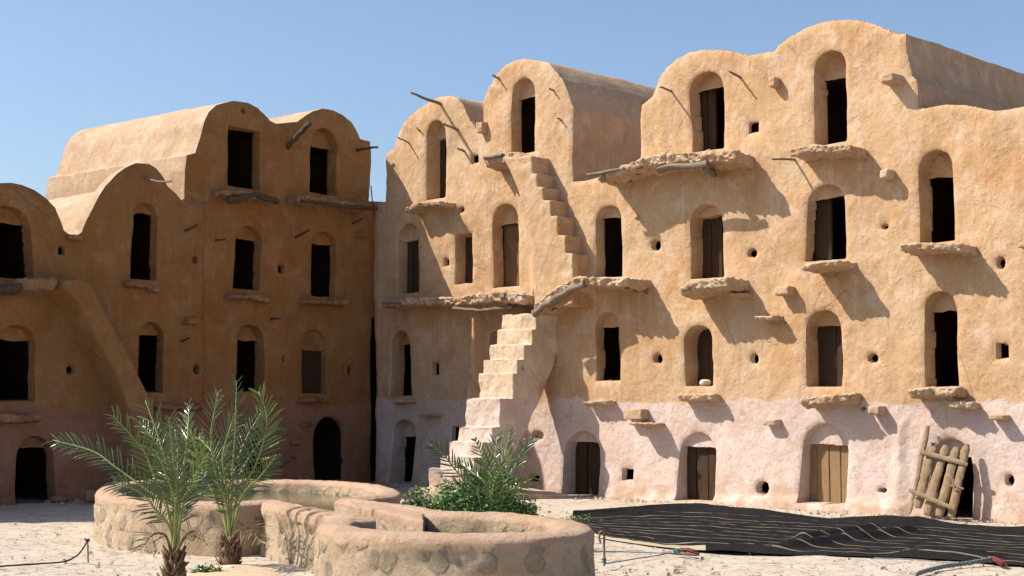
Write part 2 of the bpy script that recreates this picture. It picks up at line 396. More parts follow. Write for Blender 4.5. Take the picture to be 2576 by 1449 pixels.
def build_facade(F, outline, srange, zmax, feats, raised, cuts, parents, mat, h=.021):
    s0, s1 = srange; ns = int((s1-s0)/h)+1; nz = int((zmax+.12)/h)+1
    S, Z = np.meshgrid(np.linspace(s0, s1, ns), np.linspace(-.12, zmax, nz), indexing='ij')
    S = S.ravel().copy(); Z = Z.ravel().copy(); hs = (s1-s0)/(ns-1)
    Sg = S.copy(); Zg = Z.copy()
    P = np.stack([S, Z], 1); sdv, near = poly_sd(P, outline)
    sn = np.abs(sdv) < .55*hs; S[sn] = near[sn, 0]; Z[sn] = near[sn, 1]
    dead = (sdv < 0) & ~sn; locked = sn.copy()
    dep = F.lump(S, Z)
    dep += .03*np.exp(-np.maximum(sdv, 0)/.05)
    for poly, ht, soft in raised:
        bb = (Sg > poly[:, 0].min()-soft-.1) & (Sg < poly[:, 0].max()+soft+.1) & (Zg > poly[:, 1].min()-soft-.1) & (Zg < poly[:, 1].max()+soft+.1)
        ix = np.where(bb)[0]; d, nr = poly_sd(np.stack([Sg[ix], Zg[ix]], 1), poly)
        t = np.clip(d/soft, 0, 1); dep[ix] -= ht*(t*t*(3-2*t))
    fid = np.full(len(S), -1)
    for k, f in enumerate(feats):
        poly = f['poly']; m = .25
        ix = np.where((Sg > poly[:, 0].min()-m) & (Sg < poly[:, 0].max()+m) & (Zg > poly[:, 1].min()-m) & (Zg < poly[:, 1].max()+m) & ~locked & ~dead)[0]
        if len(ix) == 0: continue
        d, nr = poly_sd(np.stack([S[ix], Z[ix]], 1), poly)
        near_ = np.abs(d) < .55*hs
        S[ix[near_]] = nr[near_, 0]; Z[ix[near_]] = nr[near_, 1]; locked[ix[near_]] = True
        ins = (d > 0) & ~near_
        out = d <= 0
        dep[ix] += np.where(out | near_, .022*np.exp(-np.abs(np.minimum(d, 0))/.035), 0)
        jx = ix[ins]; fid[jx] = k
        base = .02*noise2(Sg[jx]*5, Zg[jx]*5, k)
        if f.get('zl') is None:
            dd = f['deep']*np.ones(len(jx))
        else:
            zl = np.full(len(jx), f['zl'])
            nl = np.abs(Z[jx]-zl) < .55*hs
            Z[jx[nl]] = zl[nl]
            dd = np.where((Z[jx] < zl-1e-6), f['deep'], f['d'])
        dep[jx] = F.lump(Sg[jx], Zg[jx])*.4+dd+base
    q_all = None
    Zk = Z.copy()
    for k, f in enumerate(feats):
        if f.get('zl') is None: continue
        jx = np.where(fid == k)[0]
        if len(jx): Z[jx] = Z[jx]+(.022*noise2(Sg[jx]*4.5, Sg[jx]*0, k+50)+.008*noise2(Sg[jx]*16, Sg[jx]*0, k+51))*np.exp(-((Z[jx]-f['zl'])/.09)**2)
    V = F.w(S, Z, -dep)
    idx = np.arange(ns*nz).reshape(ns, nz)
    q = np.stack([idx[:-1, :-1], idx[1:, :-1], idx[1:, 1:], idx[:-1, 1:]], -1).reshape(-1, 4)
    ok = ~dead[q].any(1); q = q[ok]
    # orientation toward +n
    a = V[q[:, 1]]-V[q[:, 0]]; b = V[q[:, 3]]-V[q[:, 0]]; nn = np.cross(a, b)
    if np.median(nn[:, :2]@F.n) < 0: q = q[:, ::-1]
    lab = fid[q].max(1)
    cs = Sg[q].mean(1)
    cell = np.zeros(len(q), int)
    for c in cuts: cell += cs > c
    objs = {}
    for ci in range(len(cuts)+1):
        sel = q[(cell == ci) & (lab < 0)]
        if len(sel) == 0 or parents[ci] is None: continue
        uq, inv = np.unique(sel, return_inverse=True)
        mobj('wall', V[uq], inv.reshape(-1, 4), mat, parents[ci], True, 48)
    for k, f in enumerate(feats):
        sel = q[lab == k]
        if len(sel) == 0: continue
        c = f['poly'][:, 0].mean(); ci = int(sum(c > x for x in cuts)); par = parents[ci]
        if par is None: continue
        if f['room']:
            bk = (fid[sel] == k).all(1) & ((Zk[sel].max(1) <= f['zl']+.001) if f['zl'] else True); sel = sel[~bk]
        uq, inv = np.unique(sel, return_inverse=True); VV = V[uq]; FF = inv.reshape(-1, 4); nf = len(FF)
        if f['room']:
            m = .0 if f['zl'] else .0
            e_ = .045; a0 = f['poly'][:, 0].min()-.01; a1 = f['poly'][:, 0].max()+.01; z0 = f['zb']-.03; z1 = (f['zl']+.03 if f['zl'] else f['zt']+.02)
            dd = f['deep']-.005; g_ = f['grow']; dp = f['room']
            lm = float(F.lump(np.array([(a0+a1)/2]), np.array([(z0+z1)/2]))[0])*.4
            ring = []
            for (x0, x1, y0, y1, q_) in ((a0, a1, z0, z1, dd), (a0-g_, a1+g_, z0-g_*.2, z1+g_*.12, dd+.06), (a0-g_, a1+g_, z0-g_*.2, z1+g_*.12, dd+dp)):
                for (x, y) in ((x0, y0), (x1, y0), (x1, y1), (x0, y1)): ring.append(F.w(x, y, -(q_+lm)))
            o0 = len(VV); VV = np.vstack([VV, ring]); rf = []
            for r in (0, 4):
                for j in range(4): rf.append((o0+r+j, o0+r+(j+1) % 4, o0+r+4+(j+1) % 4, o0+r+4+j))
            rf.append((o0+8, o0+9, o0+10, o0+11)); FF = np.vstack([FF, rf])
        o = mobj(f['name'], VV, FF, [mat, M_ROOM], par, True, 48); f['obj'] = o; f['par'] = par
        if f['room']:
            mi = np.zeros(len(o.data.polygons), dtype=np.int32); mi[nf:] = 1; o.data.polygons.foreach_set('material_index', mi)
    return feats

def planks(F, f, par, mat, off, n=3, inset=0.0, lean=0.0, name='door', s0=None, s1=None):
    p = f['poly']; zb = f['zb']; zt = f['zl'] if f.get('zl') else f['zt']
    a = (f['sl'] if s0 is None else s0)-.05; b = (f['sr'] if s1 is None else s1)+.05
    ws = [random.uniform(.7, 1.3) for _ in range(n)]; tot = sum(ws); x = a; mb = MB()
    for i in range(n):
        wd = (b-a)*ws[i]/tot; x0 = x+.006; x1 = x+wd-.006; x += wd
        o1 = -off+random.uniform(-.012, .012); o2 = o1-.04
        t = zt+.03-random.uniform(0, .015); zz = np.linspace(zb-.02, t, 5)
        vs = []
        for z in zz:
            j = random.uniform(-.004, .004)
            for (ss, oo) in ((x0+j, o1), (x0+.01+j, o1+.008), (x1-.01+j, o1+.008), (x1+j, o1), (x1+j, o2), (x0+j, o2)):
                vs.append(F.w(ss, z, oo))
        fs = []
        for r in range(4):
            for k in range(6): fs.append((r*6+k, r*6+(k+1) % 6, (r+1)*6+(k+1) % 6, (r+1)*6+k))
        fs.append(tuple(range(6))); fs.append(tuple(24+k for k in range(6)))
        mb.add((vs, fs))
    o = mb.build(name, mat, par, False)
    return o

def ledge(F, pts, p, t, par, mat=None, seed=0, amp=.020, name='ledge', back=-.12, maxlen=.045, slope=.0, freq=7):
    """pts: photo points of the slab's front top edge; p: how far it sticks out; t: thickness in metres"""
    top = [F.px(u, v, p) for u, v in pts]
    front = [F.w(a[0], a[1], p) for a in top]+[F.w(a[0], a[1]-t, p-.03) for a in top[::-1]]
    bk = [F.w(a[0], a[1]+slope, back) for a in top]+[F.w(a[0], a[1]-t*1.5+slope, back) for a in top[::-1]]
    return rough_obj(name, prism_bm(front, bk), mat or (M_LEDGE_L if F is L else M_LEDGE), par, maxlen, amp, 1, seed, freq*1.5, .7)
def block(F, u, v, w, hgt, p, par, mat=None, seed=0, name='corbel_stone'):
    """small stone sticking out; w, hgt in photo px of its front"""
    a = F.px(u-w/2, v-hgt/2, p); b = F.px(u+w/2, v+hgt/2, p)
    front = [F.w(a[0], a[1], p), F.w(b[0], a[1], p), F.w(b[0], b[1], p), F.w(a[0], b[1], p)]
    bk = [F.w(a[0]-.01, a[1], -.15), F.w(b[0]+.01, a[1], -.15), F.w(b[0]+.01, b[1]-.02, -.15), F.w(a[0]-.01, b[1]-.02, -.15)]
    return rough_obj(name, prism_bm(front, bk), mat or M_LEDGE, par, .035, .010, 1, seed, 12, .5)
def peg(F, tip, att, par, r=.02, p=None, mat=None, seed=0, sag=0.0, name='wooden_peg', r2=None):
    a = F.px(*att)
    if p is None:
        t0 = F.px(tip[0], tip[1], 0.0)[0]; t1 = F.px(tip[0], tip[1], 1.0)[0]; p = (a[0]-t0)/(t1-t0); p = min(max(p, .05), 1.6)
    P0 = F.w(a[0], a[1], -.25); P1 = F.pw(tip[0], tip[1], p); A = F.w(a[0], a[1], 0)
    rs = random.Random(seed); pts = [P0]; n = 6
    for i in range(n+1):
        q = A+(P1-A)*i/n
        if 0 < i < n: q = q+np.array([rs.uniform(-1, 1), rs.uniform(-1, 1), rs.uniform(-1, 1)])*r*.35
        q = q-np.array([0, 0, sag*math.sin(math.pi*i/n)]); pts.append(q)
    r2 = r*.75 if r2 is None else r2
    rad = [r*1.1]+[r+(r2-r)*i/n for i in range(n+1)]
    v, f = tube(pts, rad, 8, seed, .12)
    return mobj(name, v, f, mat or M_STICK, par, True, 60)

def vault(F, prof_px, depth, par, mat, name='vault_roof', seed=0, back_shift=0.0, zlow=None):
    """roof and side walls: facade profile swept back"""
    prof = np.array([F.px(u, v) for u, v in prof_px])
    if zlow is not None:
        if isinstance(zlow, tuple):
            if zlow[0]: prof = np.vstack([[prof[0, 0], prof[0, 1]-zlow[0]], prof])
            if zlow[1]: prof = np.vstack([prof, [prof[-1, 0], prof[-1, 1]-zlow[1]]])
        else: prof = np.vstack([[prof[0, 0], zlow], prof, [prof[-1, 0], zlow]])
    prof = wobble(resample(prof, .07, False), .012, 900+F.seed)
    nd = int(depth/.09); n = len(prof); vs = []
    for j in range(nd+1):
        d = depth*j/nd
        base = F.lump(prof[:, 0], prof[:, 1])+.03
        off = -(base*max(0, 1-d/.3)) - d
        q = .03*noise3(np.stack([prof[:, 0]*1.1, prof[:, 1]*1.1, np.full(n, d*.9)], -1), seed)*min(1, d/.3) \
            + .014*noise3(np.stack([prof[:, 0]*4, prof[:, 1]*4, np.full(n, d*4)], -1), seed+1)*min(1, d/.2)
        c = prof.mean(0); dirn = prof-np.array([c[0], prof[:, 1].min()]); dirn /= np.linalg.norm(dirn, axis=1)[:, None]+1e-6
        pp = prof+dirn*q[:, None]
        if back_shift: pp = pp+np.array([0, -back_shift*d/depth])
        vs.append(F.w(pp[:, 0], pp[:, 1], off))
    V = np.concatenate(vs); idx = np.arange((nd+1)*n).reshape(nd+1, n)
    q = np.stack([idx[:-1, :-1], idx[1:, :-1], idx[1:, 1:], idx[:-1, 1:]], -1).reshape(-1, 4)
    faces = [tuple(x) for x in q]; faces.append(tuple(idx[-1]))
    return mobj(name, V, faces, mat, par, True, 50)

# ================================================================== GRANARIES
GRP = 'vaulted adobe granaries ringing the courtyard'
def base_at(F, u):  # foot of the wall under photo column u
    d = ray(u, HOR); t = np.dot(F.O, F.n)/np.dot(d[:2], F.n); return (d[0]*t, d[1]*t, 0)
def gran(F, u, label): return empty('granary', base_at(F, u), label, 'granary', GRP)

RA = gran(R, 1070, 'round topped sunlit granary at the inner corner, a long branch jutting from its gable')
RB = gran(R, 1330, 'tall sunlit granary tower with a narrow vault and steps running up its front')
RM = gran(R, 1540, 'low flat topped section of granary squeezed between the stair tower and the wide vaults')
RC = gran(R, 1790, 'sunlit granary with a long thick projecting ledge under its top doorway')
RD = gran(R, 2100, 'highest sunlit granary with four stacked doorways and a shaded side wall above its neighbour')
RE = gran(R, 2420, 'sunlit granary at the right edge with a log gate leaning at its foot')
LX = gran(L, -420, 'shaded granary continuing the left row beyond the edge of the view')
L0 = gran(L, 40, 'shaded granary at the left edge with a sloping buttress beside its doorways')
L1 = gran(L, 330, 'shaded granary with one pointed round gable and a pale bent peg near the top')
L2 = gran(L, 580, 'tallest shaded granary with a square top doorway and a long sunlit barrel roof')
L3 = gran(L, 830, 'shaded granary beside the dark corner with a thick crooked branch between the gables')

# ---- right facade outline
A_ = [(965, 505), (966, 440), (965, 387), (985, 378), (994, 356), (1005, 327), (1025, 296), (1054, 270), (1085, 252), (1107, 244), (1134, 241), (1155, 246), (1167, 263), (1176, 290), (1187, 307), (1200, 326)]
B_ = [(1214, 330), (1215, 258), (1227, 223), (1241, 201), (1256, 178), (1274, 161), (1296, 152), (1318, 148), (1352, 151), (1378, 158), (1398, 178), (1412, 198), (1423, 223), (1432, 254), (1439, 270), (1437, 334), (1441, 458)]
M_ = [(1480, 452), (1550, 435), (1611, 398)]
C_ = [(1611, 391), (1610, 289), (1613, 263), (1639, 243), (1648, 223), (1657, 196), (1673, 172), (1699, 149), (1733, 132), (1766, 125), (1810, 124), (1844, 129), (1879, 139), (1901, 135), (1924, 129), (1941, 128)]
D_ = [(1953, 112), (1975, 95), (2003, 80), (2025, 67), (2058, 56), (2091, 50), (2136, 49), (2169, 52), (2203, 62), (2236, 76), (2258, 84), (2275, 83), (2276, 125), (2283, 160), (2287, 189), (2300, 198), (2305, 236), (2304, 269)]
E_ = [(2325, 272), (2380, 262), (2425, 263), (2469, 271), (2502, 277), (2536, 275), (2576, 268), (2640, 238), (2720, 222), (2800, 238), (2850, 290)]
out_px = [(946, 1232), (940, 900), (934, 700), (940, 512), (952, 508)]+A_+B_+M_+C_+D_+E_
out = np.array([R.px(u, v) for u, v in out_px]); out = np.vstack([out, [out[-1, 0], -.3], [out[0, 0], -.3]])
outR = wobble(resample(out, .07), .012, 900+R.seed)

FR = []
def nich(lst, F, uL, uR, vT, vB, vL=None, d=.22, deep=None, kind='arch', name='doorway', room=3.4, grow=.45, **k):
    poly, zb, zt, sl, sr = niche_poly(F, uL, uR, vT, vB, kind, len(lst), **k)
    f = dict(poly=poly, zb=zb, zt=zt, sl=sl, sr=sr, d=d, deep=(deep if deep else .05)+d, name=name, zl=None, room=(0 if deep else room), grow=grow)
    if vL is not None: f['zl'] = F.px((uL+uR)/2, vL)[1]
    lst.append(f); return f
def hole(lst, F, u, v, w, h_, kind='round', deep=.55):
    return nich(lst, F, u-w/2, u+w/2, v-h_/2, v+h_/2, None, deep if deep < .2 else .05, (.02 if deep < .2 else None), kind, 'vent_hole', amp=.008, room=.5, grow=.06)
# top row
a4 = nich(FR, R, 1073, 1120, 303, 500, 345, d=.25, deep=.3)
b4 = nich(FR, R, 1287, 1346, 196, 386, 240, d=.20)
c4 = nich(FR, R, 1733, 1818, 178, 379, 220, d=.22, uL2=1740)
d4 = nich(FR, R, 2043, 2125, 125, 362, 188, d=.32)
# third row
a3 = nich(FR, R, 1000, 1053, 562, 737, 602, d=.18, deep=.4)
aw = nich(FR, R, 1143, 1187, 588, 714, 590, d=.20, deep=.4, kind='rect')
b3 = nich(FR, R, 1237, 1303, 512, 722, 562, d=.22)
m3 = nich(FR, R, 1500, 1565, 516, 698, 547, d=.16)
c3 = nich(FR, R, 1735, 1815, 512, 700, 541, d=.17, deep=.5)
d3 = nich(FR, R, 2030, 2125, 462, 655, 497, d=.16, uL2=2022)
e3 = nich(FR, R, 2308, 2397, 377, 609, 440, d=.30)
# second row
a2 = nich(FR, R, 980, 1033, 832, 997, 866, d=.30)
b2 = nich(FR, R, 1228, 1262, 832, 940, None, d=.2, deep=.05)
m2 = nich(FR, R, 1497, 1558, 785, 959, 822, d=.16)
c2 = nich(FR, R, 1722, 1794, 817, 972, 824, d=.20, deep=.5)
d2 = nich(FR, R, 2027, 2117, 780, 974, 818, d=.20, deep=.4)
e2 = nich(FR, R, 2325, 2408, 732, 976, 780, d=.22)
# ground row
a1 = nich(FR, R, 985, 1040, 1055, 1217, 1098, d=.3)
m1 = nich(FR, R, 1418, 1509, 1084, 1256, 1112, d=.18, deep=.4)
c1 = nich(FR, R, 1706, 1803, 1087, 1262, 1126, d=.12, deep=.3)
d1 = nich(FR, R, 2020, 2136, 1062, 1268, 1120, d=.12, deep=.3, uL2=2015)
e1 = nich(FR, R, 2342, 2446, 1103, 1308, 1150, d=.12)
for (u, v, w_, h_, kd) in [(1892, 320, 26, 30, 'rect'), (1648, 617, 24, 30, 'round'), (1888, 637, 26, 26, 'round'), (2222, 570, 20, 16, 'round'),
        (1192, 400, 22, 22, 'rect'), (1159, 528, 18, 18, 'round'), (1121, 660, 14, 20, 'rect'), (1096, 928, 18, 32, 'rect'), (1653, 903, 26, 28, 'round'),
        (1896, 902, 20, 30, 'round'), (2195, 901, 28, 28, 'round'), (2518, 662, 26, 34, 'round'), (2522, 884, 32, 42, 'rect'), (1580, 1195, 30, 32, 'rect'),
        (1924, 1228, 34, 38, 'round'), (2224, 1234, 24, 16, 'round'), (2540, 1208, 28, 34, 'round'), (2172, 1029, 12, 11, 'round'),
        (1345, 1205, 30, 20, 'rect'), (1352, 1095, 34, 26, 'round'), (1145, 1096, 22, 46, 'rect')]:
    hole(FR, R, u, v, w_, h_, kd, .10 if (u, v) == (1352, 1095) else .5)

def rpoly(F, pts): return resample(np.array([F.px(u, v) for u, v in pts]), .1)
raisedR = [
    (rpoly(R, [(1205, 760), (1226, 760), (1226, 900), (1230, 1270), (1190, 1270), (1190, 1010), (1200, 900)]), .26, .10),
    (rpoly(R, [(1275, 420), (1460, 640), (1520, 700), (1520, 760), (1330, 760), (1330, 640)]), .12, .25),
    (rpoly(R, [(2240, 1060), (2290, 1030), (2300, 1300), (2230, 1300)]), .04, .22),
    (rpoly(R, [(2100, 1240), (2300, 1255), (2300, 1330), (1900, 1300), (1600, 1290), (1600, 1240)]), .05, .15),
]
cutR = [R.px(1207, 500)[0], R.px(1450, 600)[0], R.px(1640, 700)[0], R.px(1938, 500)[0], R.px(2296, 500)[0]]
build_facade(R, outR, (outR[:, 0].min()-.03, outR[:, 0].max()+.03), outR[:, 1].max()+.05, FR, raisedR, cutR, [RA, RB, RM, RC, RD, RE], M_ADOBE)
DV = 4.4
vault(R, A_+[(1206, 332)], DV, RA, M_ROOF, seed=11, zlow=(2.5, 0))
vault(R, B_, DV, RB, M_ROOF, seed=12, zlow=(.2, .2))
vault(R, [(1441, 458)]+M_, DV, RM, M_ROOF, name='flat_roof', seed=13, zlow=(0, 0))
vault(R, C_, DV, RC, M_ROOF, seed=14, zlow=(.2, 0))
vault(R, [(1941, 128)]+D_, DV, RD, M_ROOF, seed=15, zlow=(0, .2))
vault(R, E_, DV, RE, M_ROOF, seed=16, zlow=(0, 5.))

# doors of the right side
planks(R, a4, RA, M_DOOR, .34, 3); planks(R, a3, RA, M_DOOR, .26, 3); planks(R, aw, RA, M_DOOR, .30, 2)
planks(R, c3, RC, M_DOOR, .34, 3); planks(R, c2, RC, M_DOOR, .34, 2)
planks(R, d2, RD, M_DOOR, .30, 2); planks(R, m1, RM, M_DOOR, .30, 3); planks(R, c1, RC, M_DOOR, .22, 4); planks(R, d1, RD, M_DOORL, .20, 5)
planks(R, c4, RC, M_DOOR, .34, 2, s1=c4['sl']+.24)
planks(R, d3, RD, M_DOOR, .27, 1, s1=d3['sl']+.22)
def half_panel(F, f, par, s1, off):
    a = f['sl']-.04; zb = f['zb']-.03; zt = f['zl']+.04
    front = [F.w(a, zb, -off), F.w(s1, zb, -off), F.w(s1, zt, -off), F.w(a, zt, -off)]
    bk = [F.w(a, zb, -off-.12), F.w(s1, zb, -off-.12), F.w(s1, zt, -off-.12), F.w(a, zt, -off-.12)]
    return rough_obj('door_panel', prism_bm(front, bk), M_PANEL, par, .08, .008, 0, 3, 6)
half_panel(R, b3, RB, b3['sr']-.16, .33)

# ledges of the right side
ledge(R, [(1018, 524), (1048, 510), (1108, 506)], .38, .07, RA, seed=1)
ledge(R, [(1216, 396), (1248, 385), (1292, 382), (1336, 398)], .46, .16, RB, seed=2, amp=.03)
ledge(R, [(1612, 402), (1650, 388), (1740, 384), (1848, 380)], .55, .15, RC, seed=3, amp=.04, freq=6)
ledge(R, [(1500, 440), (1545, 425), (1618, 398)], .60, .10, RM, seed=4, amp=.03)
ledge(R, [(1986, 375), (2030, 366), (2140, 366)], .44, .10, RD, seed=5, amp=.028)
ledge(R, [(2264, 616), (2300, 611), (2418, 613)], .45, .09, RE, seed=6, amp=.028)
ledge(R, [(2014, 668), (2060, 660), (2106, 655)], .50, .07, RD, seed=7)
ledge(R, [(1710, 722), (1760, 706), (1828, 698)], .55, .13, RC, seed=8, amp=.03)
ledge(R, [(1828, 737), (1868, 737)], .22, .05, RC, seed=9)
ledge(R, [(1898, 795), (1924, 797), (1946, 793)], .26, .05, RC, seed=10)
ledge(R, [(1702, 993), (1790, 992)], .26, .08, RC, seed=11)
ledge(R, [(2016, 1006), (2050, 998), (2130, 992)], .40, .10, RD, seed=12, amp=.03)
ledge(R, [(2285, 980), (2330, 976), (2402, 976)], .34, .10, RE, seed=13, amp=.03)
ledge(R, [(2386, 1010), (2446, 1010)], .26, .08, RE, seed=14, amp=.03)
ledge(R, [(1466, 1012), (1530, 1008)], .18, .05, RM, seed=15)
ledge(R, [(982, 1008), (1030, 1004)], .18, .06, RA, seed=16)
ledge(R, [(1053, 1043), (1092, 1042)], .16, .04, RA, seed=17)
ledge(R, [(958, 760), (1010, 752), (1140, 750)], .46, .10, RA, seed=18, amp=.03)
ledge(R, [(1140, 752), (1215, 738), (1262, 734), (1312, 740)], .62, .15, RB, seed=19, amp=.04, freq=6)
ledge(R, [(1340, 768), (1398, 722), (1452, 698), (1578, 700)], .60, .12, RM, seed=20, amp=.035, freq=6)
ledge(R, [(1578, 1064), (1636, 1066)], .34, .03, RM, seed=21)
for (u, v, w_, h_, p, g_) in [(1941, 206, 14, 20, .12, RD), (2230, 195, 34, 14, .24, RD), (2222, 437, 20, 18, .18, RD), (1965, 731, 34, 18, .2, RC),
        (1590, 1042, 46, 26, .16, RM), (1935, 1063, 32, 14, .16, RC), (2196, 1032, 28, 20, .22, RD), (2505, 1050, 38, 12, .22, RE), (1205, 320, 14, 24, .15, RA), (2572, 616, 24, 10, .25, RE),
        (1600, 545, 10, 8, .05, RM)]:
    block(R, u, v, w_, h_, p, g_, seed=int(u))
# pegs of the right side
peg(R, (1033, 233), (1112, 263), RA, .035, seed=1, r2=.02)
peg(R, (1113, 311), (1152, 326), RA, .026, seed=2); peg(R, (1047, 321), (1058, 330), RA, .017, seed=3)
peg(R, (1000, 345), (1030, 360), RA, .017, seed=4); peg(R, (1150, 373), (1166, 380), RA, .024, seed=5)
peg(R, (1238, 189), (1256, 198), RB, .022, seed=6); peg(R, (1381, 221), (1393, 228), RB, .018, seed=7); peg(R, (1402, 296), (1412, 303), RB, .018, seed=8)
peg(R, (1374, 569), (1383, 577), RB, .016, seed=9)
peg(R, (1660, 219), (1690, 230), RC, .02, seed=10); peg(R, (1834, 179), (1860, 194), RC, .022, seed=11)
peg(R, (1942, 400), (1998, 401), RD, .02, seed=12); peg(R, (1619, 732), (1626, 738), RM, .016, seed=13); peg(R, (1967, 807), (1978, 812), RC, .016, seed=14)
# driftwood beams under the ledges
def beam(F, pts, r, par, seed=0, mat=None, name='beam'):
    P = [F.pw(u, v, p) for (u, v, p) in pts]
    Q = []
    for i in range(len(P)-1):
        for j in range(4): Q.append(P[i]+(P[i+1]-P[i])*j/4)
    Q.append(P[-1]); rs = random.Random(seed)
    Q = [q+np.array([rs.uniform(-1, 1) for _ in range(3)])*r*.35 for q in Q]
    v, f = tube(Q, [r*rs.uniform(.8, 1.15) for _ in Q], 8, seed, .2); return mobj(name, v, f, mat or M_STICK, par, True, 60)
beam(R, [(1478, 441, .66), (1545, 428, .6), (1620, 420, .5)], .03, RM, 1); beam(R, [(1655, 425, .58), (1780, 412, .58)], .05, RC, 2)
beam(R, [(1518, 448, .62), (1530, 438, .1)], .05, RM, 3); beam(R, [(1775, 425, .5), (1800, 440, .05)], .05, RC, 4)
beam(R, [(1342, 792, .62), (1400, 748, .6), (1470, 712, .58)], .06, RM, 5); beam(R, [(1140, 776, .66), (1205, 782, .55), (1290, 772, .45)], .035, RB, 6)
beam(R, [(1262, 744, .66), (1290, 770, .3)], .05, RB, 7); beam(R, [(1575, 722, .5), (1600, 728, .05)], .04, RM, 8); beam(R, [(1715, 728, .55), (1790, 722, .4)], .03, RC, 9)
beam(R, [(1218, 398, .5), (1262, 392, .46)], .035, RB, 10); beam(R, [(958, 762, .5), (1010, 762, .45)], .02, RA, 11)

# upper flight on the stair tower
steps = [(1338, 392, 436), (1350, 437, 471), (1365, 472, 503), (1384, 504, 543), (1402, 544, 590), (1421, 591, 637), (1440, 638, 700)]
pl = []
for u, v0, v1 in steps: pl += [(u, v0), (u+1, v1)]
pl += [(1440, 770), (1345, 770), (1340, 640), (1320, 520), (1282, 430), (1262, 396)]
pp = [R.px(u, v, .46) for u, v in pl]
fr = [R.w(a[0], a[1], .46) for a in pp]; bk = [R.w(a[0], a[1], -.1) for a in pp]
rough_obj('upper_flight', prism_bm(fr, bk), M_ADOBE, RB, .05, .014, 1, 33, 6, .4)

# ---- left facade
L0_ = [(-125, 590), (-108, 560), (-92, 525), (-60, 490), (-30, 470), (0, 461), (33, 460), (60, 465), (89, 477), (120, 499), (142, 523), (155, 556), (164, 581), (178, 590)]
L1_ = [(200, 590), (209, 583), (222, 549), (231, 530), (247, 497), (267, 468), (295, 437), (322, 420), (344, 410), (378, 411), (395, 423), (415, 450), (422, 468), (442, 486), (455, 503)]
L2_ = [(463, 500), (465, 425), (469, 392), (491, 386), (502, 348), (513, 308), (526, 281), (546, 265), (572, 257), (591, 253), (625, 259), (651, 270), (669, 288), (682, 303), (696, 310), (722, 308)]
L3_ = [(751, 306), (769, 292), (787, 279), (811, 273), (840, 277), (865, 288), (889, 308), (900, 330), (909, 348), (935, 355), (937, 392), (934, 459), (930, 506)]
LX_ = [(-700, 560), (-660, 470), (-560, 400), (-450, 385), (-340, 410), (-260, 470), (-210, 540), (-180, 590)]
out = np.array([L.px(u, v) for u, v in LX_+L0_+L1_+L2_+L3_+[(985, 508)]]); out = np.vstack([out, [out[-1, 0], -.3], [out[0, 0], -.3]])
outL = wobble(resample(out, .07), .012, 900+L.seed)
FL = []
l2t = nich(FL, L, 572, 655, 323, 474, 325, d=.16, kind='rect')
l3t = nich(FL, L, 781, 850, 322, 489, 368, d=.22)
l03 = nich(FL, L, -42, 78, 515, 700, 560, d=.18, uR2=88); l13 = nich(FL, L, 335, 396, 510, 704, 537, d=.13, uL2=330, uR2=396)
l23 = nich(FL, L, 592, 657, 568, 728, 603, d=.14); l33 = nich(FL, L, 786, 847, 582, 747, 615, d=.12)
l02 = nich(FL, L, -5, 94, 817, 1010, 855, d=.14, uL2=-12); l12 = nich(FL, L, 347, 414, 810, 988, 843, d=.14)
l22 = nich(FL, L, 597, 665, 817, 986, 855, d=.20); l32 = nich(FL, L, 763, 825, 828, 990, 880, d=.12, deep=.3)
l01 = nich(FL, L, 33, 132, 1097, 1267, 1128, d=.10, uL2=25, uR2=132); l31 = nich(FL, L, 790, 866, 1047, 1212, None, d=.02)
l21 = nich(FL, L, 628, 668, 1090, 1212, None, d=.05, kind='arch')
nich(FL, L, 934, 962, 800, 1226, None, d=.05, kind='rect', name='passage', room=2.5, grow=.3)
for (u, v, w_, h_, kd) in [(158, 630, 18, 24, 'rect'), (486, 654, 16, 20, 'round'), (708, 677, 18, 22, 'rect'), (181, 930, 22, 26, 'round'), (489, 930, 20, 26, 'round'),
        (713, 902, 8, 18, 'round'), (884, 932, 12, 22, 'rect'), (613, 279, 12, 13, 'round'), (742, 1155, 14, 14, 'round')]:
    hole(FL, L, u, v, w_, h_, kd, .5)
raisedL = [
    (rpoly(L, [(105, 700), (150, 692), (190, 712), (225, 790), (280, 900), (325, 985), (345, 1060), (345, 1290), (272, 1290), (262, 1040), (235, 960), (180, 860), (140, 775), (105, 735)]), .58, .09),
    (rpoly(L, [(455, 500), (520, 500), (520, 1040), (455, 1040)]), .09, .2),
    (rpoly(L, [(0, 1040), (500, 1050), (500, 1300), (0, 1300)]), .06, .12),
]
cutL = [L.px(-150, 600)[0], L.px(187, 600)[0], L.px(459, 600)[0], L.px(733, 600)[0]]
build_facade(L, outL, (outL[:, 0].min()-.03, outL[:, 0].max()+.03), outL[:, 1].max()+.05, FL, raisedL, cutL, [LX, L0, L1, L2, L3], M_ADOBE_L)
DL = 4.25
vault(L, LX_, DL, LX, M_ROOF, seed=20, zlow=(4., 0)); vault(L, L0_, DL, L0, M_ROOF, seed=21, zlow=(.1, .1)); vault(L, L1_, .22, L1, M_ROOF, name='parapet', seed=27, zlow=(0, 0))
vault(L, [(u, v+58*max(0, (590-v)/180)**.8) for u, v in L1_]+[(470, 560)], DL, L1, M_ROOF, seed=22, zlow=(.1, 0))
vault(L, L2_, DL, L2, M_ROOF, seed=23, zlow=(1.1, 0)); vault(L, [(751, 306)]+L3_[1:], DL, L3, M_ROOF, seed=24, zlow=(0, 2.))
planks(L, l32, L3, M_DOOR, .2, 3)
ledge(L, [(562, 478), (620, 482), (706, 500)], .34, .08, L2, seed=31, amp=.03); beam(L, [(575, 505, .34), (640, 488, .36), (700, 508, .36)], .055, L2, 31, M_DARKSTICK)
